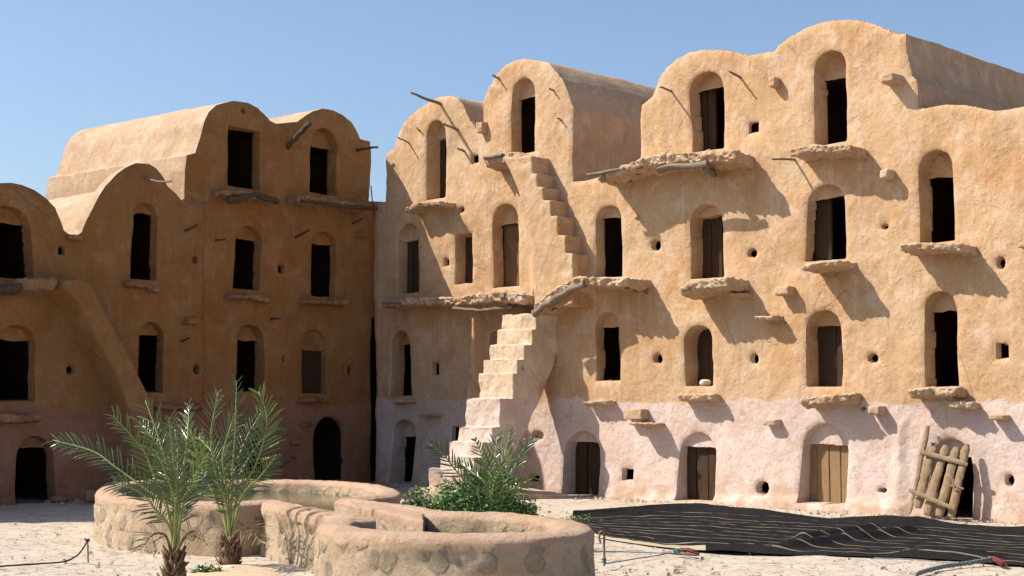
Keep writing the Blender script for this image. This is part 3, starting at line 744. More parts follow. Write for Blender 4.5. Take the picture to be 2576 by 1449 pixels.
ledge(L, [(752, 490), (830, 500), (925, 515)], .34, .12, L3, seed=32, amp=.03); beam(L, [(760, 505, .36), (860, 520, .38), (945, 524, .4)], .04, L3, 32, M_DARKSTICK)
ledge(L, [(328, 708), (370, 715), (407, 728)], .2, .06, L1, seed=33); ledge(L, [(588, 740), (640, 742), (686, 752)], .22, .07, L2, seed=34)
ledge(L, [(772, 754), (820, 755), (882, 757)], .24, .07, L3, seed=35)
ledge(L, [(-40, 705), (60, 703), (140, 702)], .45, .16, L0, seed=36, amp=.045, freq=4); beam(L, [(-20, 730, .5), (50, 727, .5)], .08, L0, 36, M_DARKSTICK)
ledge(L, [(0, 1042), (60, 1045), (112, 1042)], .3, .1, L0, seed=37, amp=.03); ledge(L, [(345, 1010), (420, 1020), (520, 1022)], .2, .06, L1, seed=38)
ledge(L, [(760, 1005), (830, 1003)], .15, .05, L3, seed=39); ledge(L, [(768, 1068), (800, 1060)], .16, .04, L3, seed=40)
ledge(L, [(175, 592), (212, 596)], .12, .05, L1, seed=41)
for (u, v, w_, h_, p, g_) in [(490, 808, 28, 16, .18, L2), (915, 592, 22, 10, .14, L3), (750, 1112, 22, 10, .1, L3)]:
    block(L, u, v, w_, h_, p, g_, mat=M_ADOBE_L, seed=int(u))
peg(L, (432, 456), (364, 447), L1, .022, seed=31, sag=.03)
peg(L, (780, 311), (724, 369), L3, .055, seed=32, r2=.045, mat=M_DARKSTICK); peg(L, (950, 370), (899, 378), L3, .03, seed=33, mat=M_DARKSTICK)
peg(L, (497, 566), (463, 582), L2, .022, seed=34, mat=M_DARKSTICK); peg(L, (567, 602), (543, 605), L2, .02, seed=35, mat=M_DARKSTICK)
peg(L, (778, 578), (744, 598), L3, .025, seed=36, mat=M_DARKSTICK); peg(L, (914, 550), (883, 564), L3, .02, seed=37, mat=M_DARKSTICK)
peg(L, (706, 801), (679, 803), L3, .022, seed=38, mat=M_DARKSTICK); peg(L, (478, 849), (459, 858), L2, .018, seed=39, mat=M_DARKSTICK)
peg(L, (738, 1157), (706, 1168), L3, .03, seed=40)
# cord hanging from the corner granary
mc = MB(); mc.add(tube([L.pw(933, 468, .1), L.pw(936, 500, .25), L.pw(939, 528, .3), L.pw(940, 540, .3)], [.012]*4, 6)); mc.build('cord', M_ROPE, L3)

# ================================================================== LOWER STAIRCASE (perpendicular to the right wall)
sL = R.px(1318, 900)[0]; sR = R.px(1404, 900)[0]
ST = empty('staircase', tuple(R.w((sL+sR)/2, 0., 1.2)), 'whitewashed mud staircase climbing from the courtyard to the ledge of the stair tower', 'staircase')
tops = [1226, 1179, 1146, 1110, 1073, 1002, 940, 905, 869, 831, 793]; lefts = [1062, 1079, 1106, 1128, 1152, 1172, 1205, 1215, 1233, 1253, 1263]
runs = []
for u, v in zip(lefts, tops):
    t0 = R.px(u, v, 0.)[0]; t1 = R.px(u, v, 1.)[0]; p = (sL-t0)/(t1-t0); runs.append((p, R.px(u, v, p)[1]))
runs = [list(r) for r in runs]
for i in range(1, len(runs)): runs[i][0] = min(runs[i][0], runs[i-1][0]-.1)
prof = []; z0 = 0.0
prof.append((runs[0][0]+.02, -.1))
zp = -.1
for p, z in runs: prof.append((p, zp)) if zp > 0 else None; prof.append((p-.0, z)); zp = z
zt = runs[-1][1]; prof.append((-.1, zt))
print('stair', runs)
prof += [(-.1, R.px(1404, 860)[1])]
for u, v in [(1404, 886), (1384, 950), (1357, 1010), (1325, 1085), (1292, 1150), (1268, 1215), (1258, 1275)]:
    t0 = R.px(u, v, 0.)[0]; t1 = R.px(u, v, 1.)[0]; p = (sR-t0)/(t1-t0); prof.append((p, max(R.px(u, v, p)[1], -.1)))
prof[-1] = (prof[-1][0], -.1)
na = 8
fr = [R.w(sL, z+(.55 if i >= len(prof)-na and z > 0 else 0), p+(.30 if i > len(prof)-na+1 else 0)) for i, (p, z) in enumerate(prof)]; bk = [R.w(sR, z, p) for p, z in prof]
rough_obj('flight', prism_bm(fr, bk), M_STAIR, ST, .05, .026, 1, 44, 4.5, .3)
# wider foot and landing
fr = [R.w(sL-.25, .16, runs[0][0]+.12), R.w(sR+.45, .12, runs[0][0]+.0), R.w(sR+.7, .04, .5), R.w(sR+.1, .06, .3), R.w(sL-.15, .16, .4)]
bk = [np.array([p[0], p[1], -.1]) for p in fr]
rough_obj('foot_slab', prism_bm(fr, bk), M_ADOBE, ST, .1, .015, 1, 45)

# ================================================================== GROUND
def axis(lo, hi, step, far):
    a = list(np.arange(lo, hi+step/2, step)); d = step; x = hi
    while x < far: d *= 1.5; x += d; a.append(x)
    d = step; x = lo
    while x > -far: d *= 1.5; x -= d; a.insert(0, x)
    return np.array(a)
gx = axis(-9, 9, .07, 3000); gy = axis(9, 29, .07, 3000)
GX, GY = np.meshgrid(gx, gy, indexing='ij')
amp = np.clip(1-np.maximum(np.abs(GX)-9, 0)/3, 0, 1)*np.clip(1-np.maximum(np.abs(GY-19)-10, 0)/3, 0, 1)
GZ = (.022*noise2(GX*.9, GY*.9, 3)+.014*noise2(GX*3, GY*3, 4)+.008*noise2(GX*9, GY*9, 6))*amp-.02
nx, ny = GX.shape; idx = np.arange(nx*ny).reshape(nx, ny)
q = np.stack([idx[:-1, :-1], idx[1:, :-1], idx[1:, 1:], idx[:-1, 1:]], -1).reshape(-1, 4)
g = mobj('ground', np.stack([GX.ravel(), GY.ravel(), GZ.ravel()], 1), q, M_GROUND); tag(g, kind='structure')

# ================================================================== BASINS
ZR = .53
def rimline(pts): return np.array([ground(u, v, ZR)[:2] for u, v in pts])
def smooth_line(p, n=8, closed=False):
    p = np.asarray(p); out = []; m = len(p)
    for i in range(m if closed else m-1):
        a = p[(i-1) % m] if closed or i > 0 else p[0]*2-p[1]; b = p[i]; c = p[(i+1) % m]; d = p[(i+2) % m] if closed or i+2 < m else p[-1]*2-p[-2]
        for j in range(n):
            t = j/n; out.append(.5*((2*b)+(-a+c)*t+(2*a-5*b+4*c-d)*t*t+(-a+3*b-3*c+d)*t**3))
    if not closed: out.append(p[-1])
    return np.array(out)
def wall_sweep(line, hw, name, parent, seed, ztop=ZR):
    """thick low wall with a rounded coping following a ground line"""
    L_ = [0]; 
    for i in range(1, len(line)): L_.append(L_[-1]+np.linalg.norm(line[i]-line[i-1]))
    n = int(L_[-1]/.05); tt = np.linspace(0, L_[-1], n); P = np.stack([np.interp(tt, L_, line[:, 0]), np.interp(tt, L_, line[:, 1])], 1)
    T = np.gradient(P, axis=0); T /= np.linalg.norm(T, axis=1)[:, None]+1e-9; Nn = np.stack([-T[:, 1], T[:, 0]], 1)
    prof = []; rz = .06; rx = .075/hw
    for k in range(8): prof.append((1.12-.10*k/7+(.10 if k == 7 else 0), (ztop-rz)*(k/7)**.9-.04*(k == 0)))
    for k in range(1, 6): th = math.pi/2*k/6; prof.append((1.08-rx+rx*math.cos(th), ztop-rz+rz*math.sin(th)))
    for k in range(7): x = (1-rx)*(1-2*k/6); prof.append((x, ztop+.012*(1-x*x)))
    for k in range(1, 6): th = math.pi/2*k/6; prof.append((-(1-rx+rx*math.sin(th)), ztop-rz+rz*math.cos(th)))
    for k in range(8): prof.append((-1.0-.05*k/7, (ztop-rz)*(1-k/7)-.04*(k == 7)))
    m = len(prof); V = []
    for i in range(n):
        for a, z in prof: V.append([P[i, 0]+Nn[i, 0]*a*hw, P[i, 1]+Nn[i, 1]*a*hw, z])
    V = np.array(V)
    # rubble relief
    no = np.zeros_like(V); 
    for j, (a, z) in enumerate(prof): no[j::m, :2] = Nn*np.sign(a)*min(1, abs(a)); no[j::m, 2] = .5 if z > ztop*.97 else 0
    lowm = np.clip((ztop-.08-V[:, 2])/.05, 0, 1)
    d = .016*noise3(V*2.4, seed)+.010*noise3(V*6.5, seed+1)+lowm*(.018*np.clip(noise3(V*6.5, seed+4)*1.8, -1, 1)+.010*noise3(V*16, seed+5))+.010*noise3(V*15, seed+2)
    V = V+no*d[:, None]
    idx = np.arange(n*m).reshape(n, m); q = np.stack([idx[:-1, :-1], idx[1:, :-1], idx[1:, 1:], idx[:-1, 1:]], -1).reshape(-1, 4)
    faces = [tuple(x) for x in q]+[tuple(idx[0]), tuple(idx[-1][::-1])]
    o = mobj(name, V, faces, M_MAS, parent, True, 60); return o
big_pts = [(905, 1300), (836, 1290), (745, 1275), (697, 1265), (684, 1260), (640, 1262), (560, 1265), (417, 1260), (330, 1252), (286, 1243), (273, 1232), (300, 1219), (364, 1211), (480, 1208), (600, 1207), (693, 1208), (823, 1211), (927, 1220), (970, 1230), (976, 1239), (953, 1247), (880, 1253)]
small_pts = [(872, 1256), (927, 1263), (1005, 1273), (1090, 1287), (1150, 1291), (1259, 1294), (1380, 1304), (1432, 1317), (1444, 1329), (1410, 1338), (1315, 1345), (1148, 1346), (1009, 1342), (905, 1334), (862, 1325), (843, 1315), (866, 1305), (925, 1301)]
bl = smooth_line(rimline(big_pts)); sl_ = smooth_line(rimline(small_pts))
BS = empty('water_basin', (float(bl[:, 0].mean()), float(bl[:, 1].mean()), 0), 'large low oval stone basin with a plastered rim holding greenish water', 'basin')
SS = empty('water_basin', (float(sl_[:, 0].mean()), float(sl_[:, 1].mean()), 0), 'small rounded stone basin nearest the viewer, joined to the larger one by a channel', 'basin')
wall_sweep(bl, .145, 'basin_wall', BS, 61); wall_sweep(sl_, .15, 'basin_wall', SS, 62)
cw = [ground(u, v, ZR+.006)[:2] for u, v in [(880, 1259), (950, 1268), (1060, 1286), (1068, 1292), (1066, 1307), (1010, 1297), (940, 1281), (875, 1267)]]
rough_obj('channel_wall', prism_bm([np.array([p[0], p[1], ZR+.006]) for p in cw], [np.array([p[0], p[1], -.1]) for p in cw]), M_MAS, SS, .06, .015, 1, 71, 5)
def fillpoly(line, z, name, mat, parent):
    bm = bmesh.new(); vs = [bm.verts.new((p[0], p[1], z)) for p in line]; bm.faces.new(vs); bmesh.ops.triangulate(bm, faces=bm.faces)
    v, f = bm_arrays(bm); bm.free(); return mobj(name, v, f, mat, parent, False)
fillpoly(bl[::3], .38, 'water', M_WATER, BS); fillpoly(sl_[::3], .33, 'water', M_WATER, SS)

exec_parts = True
# ================================================================== PALMS
def pxY(u, v, Y):
    d = ray(u, v); return CAM+d*(Y/d[1])
def frond(par, line, seed, ll=.25, mats=(None, None), width=.02, nl=30, t0=.3, lift=.25, r0=.014):
    rs = random.Random(seed); P = smooth_line(np.array(line), 8); 
    cum = np.concatenate([[0], np.cumsum(np.linalg.norm(np.diff(P, axis=0), axis=1))]); n = 24; tt = np.linspace(0, cum[-1], n+1)
    pts = np.stack([np.interp(tt, cum, P[:, k]) for k in range(3)], 1)
    mr = MB(); mr.add(tube(pts, [r0*(1-.85*i/n)+.002 for i in range(n+1)], 6, seed, .02)); rach = mr.build('frond', mats[1] or M_STEM, par)
    mb = MB(); rot = rs.uniform(-.7, .7)
    for i in range(nl):
        t = t0+(1-t0)*(i+.5)/nl; k = t*n; j = min(int(k), n-1); f = k-j; c = pts[j]*(1-f)+pts[j+1]*f; dd = pts[j+1]-pts[max(j-1, 0)]; dd /= np.linalg.norm(dd)
        sd_ = np.cross(dd, [0.15, -1, .3]); sd_ /= np.linalg.norm(sd_)+1e-9; upv = np.cross(sd_, dd)
        sd_, upv = sd_*math.cos(rot)+upv*math.sin(rot), upv*math.cos(rot)-sd_*math.sin(rot)
        q = (t-t0)/(1-t0); L0l = ll*(.55+.55*math.sin(math.pi*min(1, q*.9+.12)))
        for sgn in (-1, 1):
            if rs.random() < .07: continue
            fw = .75+.9*q+rs.uniform(-.22, .22); up_ = lift+rs.uniform(-.5, .5)
            dl = sd_*sgn+dd*fw+upv*up_; dl /= np.linalg.norm(dl); le = L0l*rs.uniform(.65, 1.15)
            w_ = np.cross(dl, upv+rs.uniform(-.6, .6)*sd_); w_ /= np.linalg.norm(w_)+1e-9; wd = width*rs.uniform(.75, 1.2)
            fold = np.cross(w_, dl)*wd*.35
            a = c; m1 = c+dl*le*.35; m2 = c+dl*le*.75-np.array([0, 0, .006]); tip = c+dl*le-np.array([0, 0, .012+.02*rs.random()])
            V = [a-w_*wd*.25, a+w_*wd*.25, m1-w_*wd*.5+fold, m1, m1+w_*wd*.5+fold, m2-w_*wd*.35+fold*.6, m2, m2+w_*wd*.35+fold*.6, tip]
            F_ = [(0, 3, 2), (0, 1, 3), (1, 4, 3), (2, 3, 6, 5), (3, 4, 7, 6), (5, 6, 8), (6, 7, 8)]
            mb.add((V, F_))
    mb.build('leaflets', mats[0] or M_LEAF, rach, False); return rach
def palm(loc, label, fr, trunk_h, trunk_r, seed=0, ll=.25, width=.015, nl=23, t0=.36):
    loc = np.array(loc, float); P_ = empty('palm_tree', tuple(loc), label, 'palm tree', 'young date palms in the courtyard')
    rs = random.Random(seed); mb = MB()
    pts = [loc+np.array([rs.uniform(-.01, .01), rs.uniform(-.01, .01), z]) for z in np.linspace(-.05, trunk_h, 6)]
    mb.add(tube(pts, [trunk_r*.7, trunk_r*.85, trunk_r*.9, trunk_r*.75, trunk_r*.55, trunk_r*.3], 12, seed, .25))
    for i in range(110):   # cut frond bases and fibre
        a = rs.uniform(0, 2*math.pi); z = rs.uniform(-.02, trunk_h*.95); r = trunk_r*.75*(1-.45*z/trunk_h)
        o = loc+np.array([math.cos(a)*r, math.sin(a)*r, z]); q = o+np.array([math.cos(a)*.05+rs.uniform(-.02, .02), math.sin(a)*.05, rs.uniform(.02, .12)])*rs.uniform(.5, 1.3)
        rr = rs.choice([.006, .012, .022]); mb.add(tube([o, (o+q)/2+np.array([0, 0, -.01]), q], [rr, rr*.8, rr*.3], 5, i, .3))
    mb.build('trunk', M_TRUNK, P_)
    top = loc+np.array([0, 0, trunk_h*.8])
    for i, (px, dy) in enumerate(fr):
        m = len(px); line = [top+np.array([rs.uniform(-.03, .03), rs.uniform(-.03, .03), 0])]
        for j, (u, v) in enumerate(px): line.append(pxY(u, v, loc[1]+dy*((j+1)/m)**1.2))
        frond(P_, line, seed*50+i, ll*rs.uniform(.85, 1.1), (M_DRY if dy == -.61 else M_LEAF2 if i % 3 == 1 else M_LEAF, M_TRUNK if dy == -.61 else M_STEM), width, nl if dy != -.61 else 11, t0)
g1 = ground(440, 1472); g2 = ground(577, 1420); g3 = ground(1225, 1385)
palm(g1, 'young date palm at the front left with one long frond arching far to the left', [
    ([(422, 1281), (364, 1229), (286, 1172), (234, 1135), (133, 1107)], .25), ([(416, 1255), (390, 1203), (364, 1138), (333, 1099), (285, 1046)], -.3),
    ([(430, 1220), (402, 1110), (366, 1008)], .3), ([(428, 1330), (390, 1281), (357, 1242), (286, 1211)], -.35), ([(460, 1268), (481, 1215), (520, 1140)], -.3),
    ([(446, 1260), (436, 1160), (425, 1050)], -.5), ([(452, 1250), (470, 1120), (476, 1020)], .5), ([(436, 1240), (415, 1150), (350, 1060)], .6),
    ([(440, 1270), (420, 1200), (395, 1140)], -.6), ([(418, 1350), (385, 1345), (352, 1385)], -.61), ([(470, 1345), (500, 1340), (522, 1372)], -.61), 
    ([(456, 1290), (480, 1230), (515, 1200)], .4), ([(444, 1240), (448, 1150), (440, 1080)], .2)], .27, .095, seed=1)
palm(g2, 'young date palm with the tallest upright fronds standing right of its twin', [
    ([(583, 1203), (591, 1099), (595, 958)], .1), ([(596, 1255), (640, 1177), (669, 1086), (668, 1030), (650, 985)], .15), ([(600, 1270), (622, 1229), (651, 1203), (692, 1150)], -.2),
    ([(554, 1240), (530, 1110), (549, 985)], -.2), ([(545, 1260), (507, 1177), (478, 1080)], .2), ([(574, 1250), (560, 1150), (590, 1040)], -.4), ([(580, 1230), (612, 1120), (655, 1040)], .5),
    ([(566, 1240), (540, 1150), (500, 1100)], .5), ([(590, 1230), (640, 1130), (700, 1070)], .5),
    ([(572, 1290), (560, 1240), (530, 1200)], -.4), ([(600, 1335), (630, 1330), (655, 1365)], -.61)], .27, .10, seed=2)
palm(g3, 'low bushy palm growing out of the green shrub behind the small basin', [
    ([(1203, 1239), (1174, 1212), (1143, 1179), (1119, 1148), (1081, 1117)], -.1), ([(1234, 1228), (1225, 1183), (1210, 1139), (1194, 1105)], -.15), ([(1245, 1206), (1268, 1150), (1284, 1084)], .1),
    ([(1270, 1220), (1300, 1165), (1318, 1128), (1343, 1106)], .1), ([(1270, 1250), (1300, 1225), (1345, 1201)], -.1), ([(1230, 1220), (1245, 1150), (1250, 1100)], .4), ([(1225, 1230), (1190, 1190), (1150, 1160)], .4),
    ([(1240, 1230), (1262, 1180), (1290, 1140)], -.4), ([(1210, 1250), (1170, 1235), (1120, 1215)], .2)], .12, .09, seed=3, ll=.22, width=.021, nl=17, t0=.3)

# ================================================================== SHRUBS
def shrub(c, size, n, label, seed=0, leaf=.045, name='shrub', stems=9, cat='shrub'):
    rs = np.random.RandomState(seed); c = np.array(c, float); E = empty(name, tuple(c), label, cat)
    mb = MB(); tips = []
    for i in range(stems):
        a = rs.uniform(0, 2*math.pi); r = rs.uniform(.2, .8); t = c+np.array([math.cos(a)*size[0]*r, math.sin(a)*size[1]*r, size[2]*rs.uniform(.6, 1.0)*(1.15-r*.5)])
        m = (c+t)/2+rs.uniform(-.05, .05, 3); mb.add(tube([c+rs.uniform(-.04, .04, 3)*[1, 1, 0], m, t], [.012, .009, .004], 5, i)); tips.append(t)
    mb.build('stem', M_TRUNK, E)
    # clumps of leaves
    cl = []
    for k in range(int(14+n/350)):
        a = rs.uniform(0, 2*math.pi); r = rs.rand()**.5; z = rs.uniform(.1, 1)*(1.0-.45*r*r)
        cl.append(c+np.array([math.cos(a)*size[0]*r, math.sin(a)*size[1]*r, z*size[2]]))
    cl = np.array(cl+[t for t in tips]); P = cl[rs.randint(0, len(cl), n)]+rs.normal(0, 1, (n, 3))*np.array([.10, .10, .07])*min(1, size[0]*1.6)
    P[:, 2] = np.maximum(P[:, 2], .01)
    d = rs.normal(0, 1, (n, 3)); d[:, 2] = np.abs(d[:, 2])*.5; d /= np.linalg.norm(d, axis=1)[:, None]; s_ = np.cross(d, rs.normal(0, 1, (n, 3))); s_ /= np.linalg.norm(s_, axis=1)[:, None]
    l_ = leaf*rs.uniform(.6, 1.2, n)[:, None]
    V = np.stack([P, P+d*l_*.5+s_*l_*.3, P+d*l_, P+d*l_*.5-s_*l_*.3], 1).reshape(-1, 3); F_ = np.arange(n*4).reshape(n, 4)
    mobj('foliage', V, F_, M_BUSH, E, False)
sh = ground(1213, 1378); shrub((sh[0], sh[1], 0), (.56, .42, .74), 22000, 'dense small leaved green shrub behind the rim of the small basin', 5)
s2 = ground(1045, 1330); shrub((s2[0], s2[1], 0), (.26, .2, .50), 1300, 'thin sprawling green shrub between the basins and the foot of the stairs', 6, stems=12)
s3 = ground(520, 1444); shrub((s3[0], s3[1], 0), (.13, .08, .06), 500, 'small patch of bright green weeds at the foot of the twin palms', 7, .03, 'weed_patch', 5, 'weeds')
s4 = ground(1455, 1318); shrub((s4[0], s4[1], 0), (.25, .1, .1), 260, 'low green creeper trailing onto the near corner of the black cloth', 8, .035, 'creeper', 5, 'creeper')
# soil bed round the palms
bedp = [ground(u, v)[:2] for u, v in [(395, 1470), (470, 1432), (560, 1412), (640, 1412), (700, 1430), (760, 1470), (700, 1520), (420, 1520)]]
bp = smooth_line(np.array(bedp), 5, True); bc = bp.mean(0); V = [(bc[0], bc[1], .03)]+[(p[0], p[1], .022) for p in bc+(bp-bc)*.6]+[(p[0], p[1], -.03) for p in bp]; n = len(bp)
F_ = [(0, 1+i, 1+(i+1) % n) for i in range(n)]+[(1+i, 1+n+i, 1+n+(i+1) % n, 1+(i+1) % n) for i in range(n)]
o = mobj('soil_bed', V, F_, M_SOIL); tag(o, kind='structure')

# ================================================================== CLOTH
far = [(1440, 1302), (1520, 1296), (1600, 1291), (1660, 1287), (1760, 1286), (1860, 1294), (1980, 1302), (2120, 1311), (2260, 1320), (2340, 1322), (2420, 1330), (2576, 1338), (2720, 1342)]
nea = [(1468, 1340), (1500, 1352), (1560, 1364), (1650, 1376), (1740, 1384), (1850, 1390), (1960, 1396), (2080, 1398), (2200, 1402), (2330, 1408), (2420, 1412), (2576, 1424), (2720, 1440)]
fa = smooth_line(np.array([ground(u, v)[:2] for u, v in far]), 30); ne = smooth_line(np.array([ground(u, v)[:2] for u, v in nea]), 30)
nu = len(fa); nv = 110; uu = np.linspace(0, 1, nu)[:, None]; vv = np.linspace(0, 1, nv)[None, :]
XY = fa[:, None, :]*(1-vv[..., None])+ne[:, None, :]*vv[..., None]
X = XY[..., 0]; Y = XY[..., 1]
Zc = .02+.010*noise2(X*1.6, Y*1.6, 8)+.010*noise2(X*4, Y*4, 9)+.006*noise2(X*10, Y*10, 10)
far_m = np.exp(-((vv-.05)/.05)**2); Zc = Zc+far_m*(.07+.05*noise2(X*1.2, Y*0+3, 11))+np.exp(-((vv-.16)/.04)**2)*(.03+.04*noise2(X*1.7, Y*0+8, 12))
edge = np.minimum(vv/.03, 1)*np.minimum((1-vv)/.025, 1); Zc = Zc*(.15+.85*edge)+.004
def ridge(u0, v0, u1, v1, hgt, wd):
    a = ground(u0, v0)[:2]; b = ground(u1, v1)[:2]; ab = b-a; t = np.clip(((X-a[0])*ab[0]+(Y-a[1])*ab[1])/(ab@ab), 0, 1)
    d = np.hypot(X-a[0]-t*ab[0], Y-a[1]-t*ab[1]); return hgt*np.exp(-(d/wd)**2)
Zc = Zc+ridge(2020, 1362, 2195, 1338, .08, .11)+ridge(1985, 1384, 2290, 1345, .09, .11)+ridge(1840, 1385, 1960, 1388, .06, .15)+ridge(2300, 1400, 2460, 1405, .07, .18)+ridge(1780, 1382, 1660, 1365, .04, .1)
Xw = X+.03*noise2(X*2, Y*2, 15); Yw = Y+.03*noise2(X*2.2, Y*2.2, 16)
V = np.stack([Xw, Yw, Zc], -1).reshape(-1, 3); idx = np.arange(nu*nv).reshape(nu, nv)
q = np.stack([idx[:-1, :-1], idx[:-1, 1:], idx[1:, 1:], idx[1:, :-1]], -1).reshape(-1, 4)
m, ntc, b = new_mat('woven_tent_cloth'); gg = N(ntc); uvn = gg.n('ShaderNodeAttribute'); uvn.attribute_name = 'weave'
sx = gg.sep(uvn.outputs['Vector'])
wv = gg.math('ADD', gg.math('MULTIPLY', sx[1], 11.0), gg.math('MULTIPLY', gg.math('SUBTRACT', gg.noise(1.2, 2), .5), .10))
fr_ = gg.math('FRACT', wv); ln = gg.math('LESS_THAN', gg.math('ABSOLUTE', gg.math('SUBTRACT', fr_, .5)), .042)
brk = gg.ramp(gg.noise(1.6, 4, .7), [(.34, 0), (.44, 1)])
ln = gg.math('MULTIPLY', ln, brk)
cc = gg.mix(gg.ramp(gg.noise(30, 5, .8), [(.35, 0), (.7, 1)]), (.010, .0095, .010), (.028, .026, .027))
cc = gg.mix(gg.ramp(gg.noise(2, 4), [(.55, 0), (.75, .5)]), cc, (.04, .03, .022))
cc = gg.mix(gg.math('MULTIPLY', ln, .8), cc, (.22, .185, .135)); 
ed_ = gg.math('MULTIPLY', gg.math('GREATER_THAN', sx[1], .975), gg.math('LESS_THAN', sx[0], .36)); cc = gg.mix(gg.math('MULTIPLY', ed_, .8), cc, (.42, .36, .25))
gg.link(cc, b.inputs['Base Color']); b.inputs['Roughness'].default_value = 1.0; b.inputs['Specular IOR Level'].default_value = 0.0; gg.link(gg.bump(gg.noise(60, 3, .7), .5, .006), b.inputs['Normal'])
cl = mobj('tent_cloth', V-0, q, m, None, True, None, org=(float(X.mean()), float(Y.mean()), 0))
at = cl.data.attributes.new('weave', 'FLOAT_VECTOR', 'POINT')
U = np.broadcast_to(uu, X.shape); Vv = np.broadcast_to(vv, X.shape); at.data.foreach_set('vector', np.stack([U, Vv, U*0], -1).astype(np.float32).ravel())
tag(cl, 'black woven tent cloth with thin pale stripes spread out on the paving', 'cloth')
if np.mean(np.array([p.normal.z for p in list(cl.data.polygons)[:200]])) < 0: cl.data.flip_normals()

# ================================================================== LOG GATE leaning on the wall
def onw(u, v, off): return R.pw(u, v, off)
GT = empty('log_gate', tuple(np.array([*R.pw(2345, 1300, .35)[:2], 0])), 'old gate of rough logs and two crossbars leaning against the doorway of the last granary', 'gate')
def log(p0, p1, r0, r1, seed, name='log', flatn=.45, mat=None, nseg=10):
    rs = random.Random(seed); n = 14; pts = [p0+(p1-p0)*i/n+np.array([rs.uniform(-1, 1)*.004 for _ in range(3)]) for i in range(n+1)]
    rad = [(r0+(r1-r0)*i/n)*(1+.035*math.sin(i*.8+seed)) for i in range(n+1)]; rad[0] *= .7; rad[-1] *= .65
    v, f = tube(pts, rad, nseg, seed, .07); n3 = np.array([R.n[0], R.n[1], 0.])
    v = [x-n3*(1-flatn)*np.dot(x-pts[i//nseg], n3) for i, x in enumerate(v)]
    return mobj(name, v, f, mat or M_GATE, GT, True, 60)
def gp(x, y): return 2480+x/4.528, 1160+y/4.528       # close-up crop to photo px
def G(x, y, off): u, v = gp(x, y); return R.pw(u*.8944, v*.8944, off)
log(G(355, 1290, .42), G(590, 175, .10), .028, .045, 1); log(G(455, 1210, .40), G(655, 400, .12), .075, .065, 2)
log(G(575, 1300, .42), G(815, 425, .13), .072, .06, 3); log(G(730, 1325, .42), G(955, 445, .14), .075, .065, 4); log(G(880, 1335, .42), G(1085, 400, .14), .065, .055, 5)
log(G(485, 500, .24), G(1090, 665, .26), .035, .035, 6, 'crossbar'); log(G(350, 985, .46), G(930, 1230, .50), .032, .032, 7, 'crossbar')
log(G(880, 930, .40), G(1040, 975, .36), .018, .016, 8, 'latch'); log(G(905, 850, .40), G(925, 1010, .41), .014, .014, 9, 'latch')

# ================================================================== STAKES AND ROPES
def thing_mesh(name, mb, mat, label, cat, org, group=None, smooth=True):
    o = mb.build(name, mat, None, smooth, None, org); return tag(o, label, cat, group)
a = ground(222, 1415); E = empty('iron_stake', tuple(a), 'thin upright iron stake with a black rope tied to its top on the left paving', 'stake', 'stakes holding guy ropes')
mb = MB(); zt = a[2]+.22; top = np.array([a[0]-.012, a[1], .22]); mb.add(tube([a, (a+top)/2, top], [.008, .008, .010], 7)); mb.build('shaft', M_STAKE, E)
mb = MB(); kn = [top+np.array([.014*math.cos(t), .014*math.sin(t), .01*math.sin(2*t)]) for t in np.linspace(0, 9, 20)]; mb.add(tube(kn, [.009]*20, 6)); mb.build('knot', M_ROPE, E)
rp = [(219, 1362, .21), (205, 1385, .12), (190, 1400, .05), (160, 1413, .02), (100, 1418, .015), (0, 1425, .015), (-120, 1436, .015)]
P = smooth_line(np.array([ground(u, v, z) for u, v, z in [(219, 1363, .21)]]+[ground(u, v, z) for u, v, z in rp[1:]]), 8)
mb = MB(); mb.add(tube(P, [.009]*len(P), 6)); thing_mesh('rope', mb, M_ROPE, 'black rope running along the paving out to the left from its stake', 'rope', tuple(P[-1]*[1, 1, 0]))
a = ground(1520, 1424); E = empty('iron_stake', tuple(a), 'hooked rusty iron stake standing beside the near corner of the black cloth', 'stake', 'stakes holding guy ropes')
hk = [a+np.array([0, 0, z]) for z in (0, .1, .2, .29)]+[a+np.array([-.012, 0, .325]), a+np.array([-.035, 0, .33]), a+np.array([-.045, 0, .30]), a+np.array([-.045, 0, .26]), a+np.array([-.035, 0, .22])]
mb = MB(); mb.add(tube(smooth_line(np.array(hk), 4), [.011]*33, 7)); mb.build('shaft', M_STAKE, E)
mb = MB(); kn = [a+np.array([.018*math.cos(t), .018*math.sin(t), .03+.004*t]) for t in np.linspace(0, 12, 24)]; mb.add(tube(kn, [.008]*24, 5)); mb.build('knot', M_TEAL, E)
def rope(px, r, mat, label, name='rope', cat='rope', n=6):
    P = smooth_line(np.array([ground(u, v, z) for u, v, z in px]), n); mb = MB(); mb.add(tube(P, [r]*len(P), 6)); return thing_mesh(name, mb, mat, label, cat, tuple(P[0]*[1, 1, 0]))
rope([(1521, 1418, .03), (1560, 1412, .02), (1610, 1404, .02), (1660, 1396, .02), (1705, 1387, .03)], .006, M_TEAL, 'teal twine stretched from the hooked stake to a wooden toggle')
rope([(1488, 1376, .02), (1500, 1385, .02), (1560, 1388, .015), (1630, 1390, .015), (1700, 1393, .02)], .006, M_TEAL, 'slack teal twine lying on the paving behind the taut one')
P = [ground(1706, 1389, .04)+np.array([.05*math.cos(t)*math.sin(t*.5), .03*math.sin(t), .03*abs(math.cos(t*1.3))]) for t in np.linspace(0, 18, 60)]
mb = MB(); mb.add(tube(P, [.006]*60, 5)); thing_mesh('twine_knot', mb, M_TEAL, 'tangled knot of bright teal twine at the edge of the cloth', 'twine', tuple(P[0]*[1, 1, 0]))
